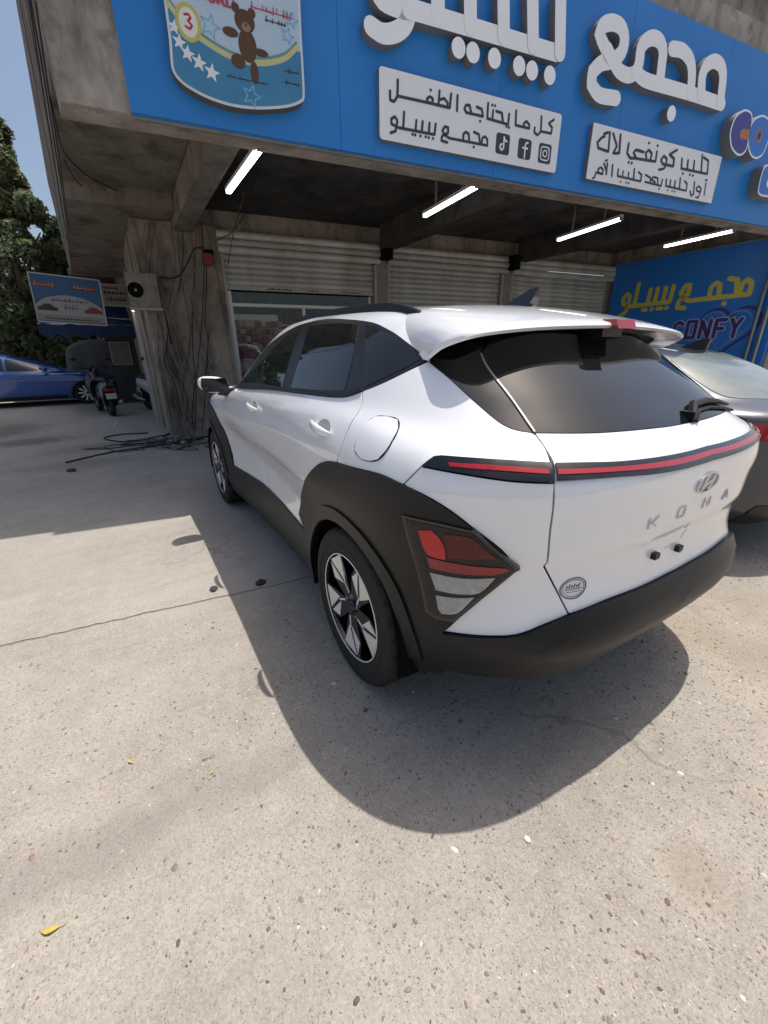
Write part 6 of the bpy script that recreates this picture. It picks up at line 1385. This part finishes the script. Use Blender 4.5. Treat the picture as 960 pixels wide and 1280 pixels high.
# ------------------------------------------------------------------ motor scooters
def scooter(loc, rz, paint, label):
    t = empty('motor_scooter', loc, R(rz), label, 'scooter', 'scooters by the pier')
    for x, nm in ((0, 'wheel'), (1.25, 'wheel')):
        Mx = Matrix.Translation((x, 0, .26)) @ Matrix.Rotation(R(90), 4, 'X')
        w_ = empty(nm, parent=t); mb = MB(); mb.lathe([(.17, -.05), (.23, -.055), (.26, -.03), (.263, 0), (.26, .03), (.23, .055), (.17, .05)], Mx, 28, True); mb.build('tyre', m_rubber, w_, True)
        mb = MB(); mb.lathe([(.172, -.03), (.16, 0), (.172, .03)], Mx, 24); 
        for k in range(6): mb.tube([Mx @ Vector((0, 0, 0)), Mx @ Vector((.17*math.cos(k*math.pi/3), .17*math.sin(k*math.pi/3), 0))], .012, 5)
        mb.build('rim', m_steel, w_, True)
    def blob(name, secs, m, n=12):
        V = []; FF = []
        for x, y, z, ry, rz_ in secs:
            for k in range(n):
                a = 2*math.pi*k/n; V.append((x, y+ry*math.copysign(abs(math.cos(a))**.8, math.cos(a)), z+rz_*math.copysign(abs(math.sin(a))**.8, math.sin(a))))
        for i in range(len(secs)-1):
            for k in range(n): FF.append([i*n+k, i*n+(k+1) % n, (i+1)*n+(k+1) % n, (i+1)*n+k])
        FF += [list(range(n)), [(len(secs)-1)*n+k for k in range(n)][::-1]]
        o = pyd(name, V, FF, m, t, True); return o
    blob('tail_body', [(-.30, 0, .72, .04, .05), (-.22, 0, .66, .12, .12), (.1, 0, .60, .15, .16), (.45, 0, .52, .14, .18), (.55, 0, .42, .11, .12)], paint)
    blob('floorboard', [(.5, 0, .30, .13, .05), (.8, 0, .29, .14, .04), (1.0, 0, .34, .15, .06)], m_black)
    blob('leg_shield', [(.92, 0, .50, .16, .26), (1.0, 0, .62, .21, .32), (1.08, 0, .68, .15, .28), (1.12, 0, .66, .05, .14)], paint)
    blob('seat', [(-.28, 0, .79, .05, .03), (-.15, 0, .81, .13, .05), (.3, 0, .79, .13, .05), (.5, 0, .76, .08, .04)], m_black)
    blob('engine', [(-.12, -.02, .30, .10, .10), (.15, -.02, .32, .12, .13), (.38, 0, .33, .10, .10)], m_void)
    V = []; FF = []
    for i in range(9):
        a = R(20+17.5*i)
        for dy in (-.075, .075): V.append((1.25+.30*math.cos(a), dy, .26+.30*math.sin(a)))
    for i in range(8): FF.append([2*i, 2*i+1, 2*i+3, 2*i+2])
    pyd('front_mudguard', V, FF, paint, t, True)
    V = [(q[0]-1.25-.02, q[1], q[2]) for q in V]; pyd('rear_mudguard', V, FF, m_black, t, True)
    mb = MB(); mb.tube([(1.25, 0, .3), (1.10, 0, .95), (1.06, 0, 1.0)], .03, 8); mb.build('steering_column', m_black, t, True)
    mb = MB(); mb.tube([(1.0, .34, 1.03), (1.05, .2, 1.02), (1.08, 0, 1.0), (1.05, -.2, 1.02), (1.0, -.34, 1.03)], .017, 7); mb.build('handlebar', m_black, t, True)
    blob('headlamp', [(1.02, 0, .99, .06, .05), (1.10, 0, .98, .11, .08), (1.18, 0, .96, .08, .07)], paint)
    for s_ in (1, -1):
        mb = MB(); mb.tube([(1.03, s_*.26, 1.03), (1.02, s_*.32, 1.20)], .006, 5); mb.tube([(1.03, s_*.28, 1.22), (1.03, s_*.40, 1.22)], .035, 8); mb.build('mirror', m_black, t, True)
    mb = MB(); mb.box((-.34, -.09, .56), (-.31, .09, .62)); mb.build('tail_light', m_red, t)
    mb = MB(); mb.box((-.34, -.10, .40), (-.33, .10, .52)); mb.build('number_plate', mat('plate_white', (.5, .5, .48), .5), t)
    mb = MB(); mb.tube([(.2, -.16, .25), (-.1, -.17, .28), (-.35, -.17, .34)], [.02, .045, .045], 8); mb.build('exhaust', m_steel, t, True)
    for s_ in (1, -1): mb = MB(); mb.tube([(-.02, s_*.12, .28), (-.12, s_*.13, .60)], .022, 6); mb.build('shock_absorber', m_steel, t, True)
    return t
scooter((10.1, 1.80, 0), 12, mat('scooter_black', (.018, .018, .020), .3, coat=.6), 'black scooter with a pale number plate, standing apart from the wall')
scooter((10.9, .98, 0), 200, mat('scooter_white', (.42, .41, .39), .4), 'scooter with a pale mudguard parked against the alley wall')
# ------------------------------------------------------------------ rubble, leaves and litter
rb = random.Random(11)
m_rub = mat('rubble_grey', (.22, .195, .165), .9, noise=(20, .6, (.12, .105, .09)), vary=.3)
def chunk(name, x, y, z, s_, m, label, cat, group=None, flat=.6):
    bm = bmesh.new(); bmesh.ops.create_icosphere(bm, subdivisions=1, radius=1)
    sx, sy = s_*rb.uniform(.7, 1.3), s_*rb.uniform(.7, 1.3); a = rb.uniform(0, 6)
    for v in bm.verts:
        k = rb.uniform(.75, 1.15); px, py = v.co.x*sx*k, v.co.y*sy*k
        v.co = (px*math.cos(a)-py*math.sin(a), px*math.sin(a)+py*math.cos(a), v.co.z*s_*flat*k)
    me = bpy.data.meshes.new(name); bm.to_mesh(me); bm.free()
    o = link(name, me, m); o.location = (x, y, z+s_*flat*.7); tag(o, label, cat, group); return o
for k in range(60):
    q = B(rb.uniform(-.5, .8), 3.56-rb.uniform(.03, 1.0)**1.5, 0)
    chunk('rubble', q.x, q.y, 0, rb.uniform(.012, .055), m_rub, 'grey lump of rubble among the cables at the foot of the pier', 'rubble', 'rubble at the pier foot')
chunk('dark_rag', .98, 1.03, 0, .042, mat('rag_dark', (.03, .028, .026), .9), 'small dark scrap lying in the crossover shadow', 'litter', None, .18)
def leaf(x, y, L_, rz, m, label):
    V = []; n = 7
    for i in range(n):
        t = i/(n-1); w_ = .16*L_*math.sin(math.pi*min(1, t*1.02))**.8+.0005; zc = .004+.25*L_*(.25-(t-.5)**2)*.8+.03*L_*math.sin(5*t)
        for s_ in (-1, 0, 1): V.append(((t-.5)*L_, s_*w_+.12*L_*math.sin(3*t), zc+(.05*L_ if s_ else 0)))
    FF = [[3*i+j, 3*i+j+1, 3*i+j+4, 3*i+j+3] for i in range(n-1) for j in range(2)]
    t = empty('dry_leaf', (x, y, 0), R(rz), label, 'leaf', 'fallen leaves on the concrete'); pyd('blade', V, FF, m, t, True)
    mb = MB(); mb.tube([(-.5*L_, 0, .005), (-.62*L_, -.02*L_, .004), (-.78*L_, -.10*L_, .003)], .0011, 5); mb.build('stalk', m, t)
m_lf = mat('leaf_yellow', (.52, .40, .07), .7, noise=(80, .5, (.36, .25, .05)))
LEAVES()
for k, (x, y, s_, m, lab) in enumerate(LITTER): chunk('litter', x, y, 0, s_, mat('litter_white', (.62, .60, .56), .8) if m else mat('litter_dark', (.04, .038, .035), .9), lab, 'litter', None, .35)
# ------------------------------------------------------------------ trees
def tree(loc, h, cr_, cz0, nleaf, label, seed, tone=(.055, .085, .030), lsz=.10, shape=1.0):
    r = np.random.default_rng(seed)
    t = empty('tree', loc, 0, label, 'tree', 'trees behind the blue sedan')
    mb = MB(); pts = []; p = Vector((0, 0, -.1)); 
    for i in range(7):
        pts.append(p.copy()); p += Vector((r.normal(0, .07), r.normal(0, .07), h*.62/6))
    mb.tube(pts, [h*.017*(1-.10*i) for i in range(7)], 10)
    tips = []
    for k in range(13):
        s0 = pts[2+k % 5]; a = k*2.4+r.uniform(-.4, .4); L_ = cr_*r.uniform(.35, .65); zt = cz0+(h-cz0)*r.uniform(.15, .7)
        e = Vector((math.cos(a)*L_, math.sin(a)*L_, zt)); m_ = s0.lerp(e, .5)+Vector((0, 0, .25))
        mb.tube([s0, m_, e], [h*.010, h*.006, h*.002], 6); tips.append(e)
    mb.build('trunk', mat('bark', (.09, .07, .052), .9, noise=(12, .6, (.05, .04, .03))), t, True)
    # leaf clumps through the crown volume
    nc = 110; cl = []
    for k in range(nc):
        u = r.uniform(0, 1); zc = cz0+(h-cz0)*u; rad = cr_*(math.sin(math.pi*min(1, .12+.88*u**.8))**.7)*shape if u < .97 else .1
        rad = cr_*max(.08, (1-u)**.75*1.15 if u > .45 else .62+.38*u/.45)
        a = r.uniform(0, 6.283); q = rad*math.sqrt(r.uniform(.1, 1)); cl.append((q*math.cos(a), q*math.sin(a), zc, r.uniform(.28, .62)*cr_*.34))
    cl = np.array(cl); idx = r.integers(0, nc, nleaf); d = r.normal(0, 1, (nleaf, 3)); d /= np.linalg.norm(d, axis=1, keepdims=True)
    C = cl[idx, :3] + d*(cl[idx, 3:4]*r.uniform(.25, 1.05, (nleaf, 1))**.6)
    n_ = d*.6 + r.normal(0, .6, (nleaf, 3)); n_[:, 2] += .3; n_ /= np.linalg.norm(n_, axis=1, keepdims=True)
    a1 = np.cross(n_, r.normal(0, 1, (nleaf, 3))); a1 /= np.linalg.norm(a1, axis=1, keepdims=True); a2 = np.cross(n_, a1)
    s_ = lsz*r.uniform(.6, 1.3, (nleaf, 1))
    V = np.stack([C-a1*s_, C+a2*s_*.42+n_*s_*.1, C+a1*s_, C-a2*s_*.42+n_*s_*.1], 1).reshape(-1, 3)
    FF = np.arange(nleaf*4).reshape(-1, 4)
    me = bpy.data.meshes.new('crown'); me.from_pydata(V.tolist(), [], FF.tolist()); me.update()
    at = me.color_attributes.new('tint', 'FLOAT_COLOR', 'POINT'); base = np.repeat(r.uniform(.65, 1.35, nleaf), 4)[:, None]*np.array(tone); yel = np.repeat(r.random(nleaf) < .07, 4)
    base[yel] *= [1.7, 1.4, 1.0]
    at.data.foreach_set('color', np.concatenate([base, np.ones((len(base), 1))], 1).ravel())
    link('crown', me, m_leaf, t)
m_leaf = bpy.data.materials.new('foliage'); m_leaf.use_nodes = True; _b = m_leaf.node_tree.nodes['Principled BSDF']; _b.inputs['Roughness'].default_value = .55
_a = m_leaf.node_tree.nodes.new('ShaderNodeVertexColor'); _a.layer_name = 'tint'; m_leaf.node_tree.links.new(_a.outputs[0], _b.inputs['Base Color'])
_tr = m_leaf.node_tree.nodes.new('ShaderNodeBsdfTranslucent'); m_leaf.node_tree.links.new(_a.outputs[0], _tr.inputs[0]); _mx = m_leaf.node_tree.nodes.new('ShaderNodeMixShader'); _mx.inputs[0].default_value = .42
m_leaf.node_tree.links.new(_b.outputs[0], _mx.inputs[1]); m_leaf.node_tree.links.new(_tr.outputs[0], _mx.inputs[2]); m_leaf.node_tree.links.new(_mx.outputs[0], m_leaf.node_tree.nodes['Material Output'].inputs[0])
tree((17.2, 3.35, 0), 7.9, 1.9, .9, 44000, 'tall leafy tree rising against the sky at the far left', 21, lsz=.095, tone=(.15, .185, .095))
tree((20.5, 2.2, 0), 5.6, 2.6, .3, 16000, 'low dark tree filling the gap behind the covered vehicle', 22, (.038, .060, .024), .12)
tree((19.0, 8.2, 0), 6.6, 2.8, .5, 14000, 'broad tree at the left picture edge behind the blue sedan', 23, (.045, .072, .028), .12)
tree((22.5, 5.4, 0), 6.2, 2.8, .2, 12000, 'shaded tree standing between the tall one and the building', 24, (.040, .062, .026), .13)
tree((21.5, -.8, 0), 5.6, 2.6, .2, 12000, 'dark tree seen over the dark box at the alley end', 25, (.035, .055, .022), .12)
# far boundary wall of plastered blocks
bw = empty('boundary_wall', (25.5, 3.5, 0), R(90), 'rendered block wall closing the lot behind the trees', 'wall')
for i in range(30):
    for j in range(4):
        x0 = -9+.6*i+(.3 if j % 2 else 0); mb = MB(); mb.box((x0+.006, 0, .6*j+.006), (x0+.594, .2, .6*j+.594)); mb.build('block', m_plas, bw)
mb = MB(); mb.box((-9, .02, 0), (9.3, .18, 2.4)); mb.build('mortar', m_conc, bw)
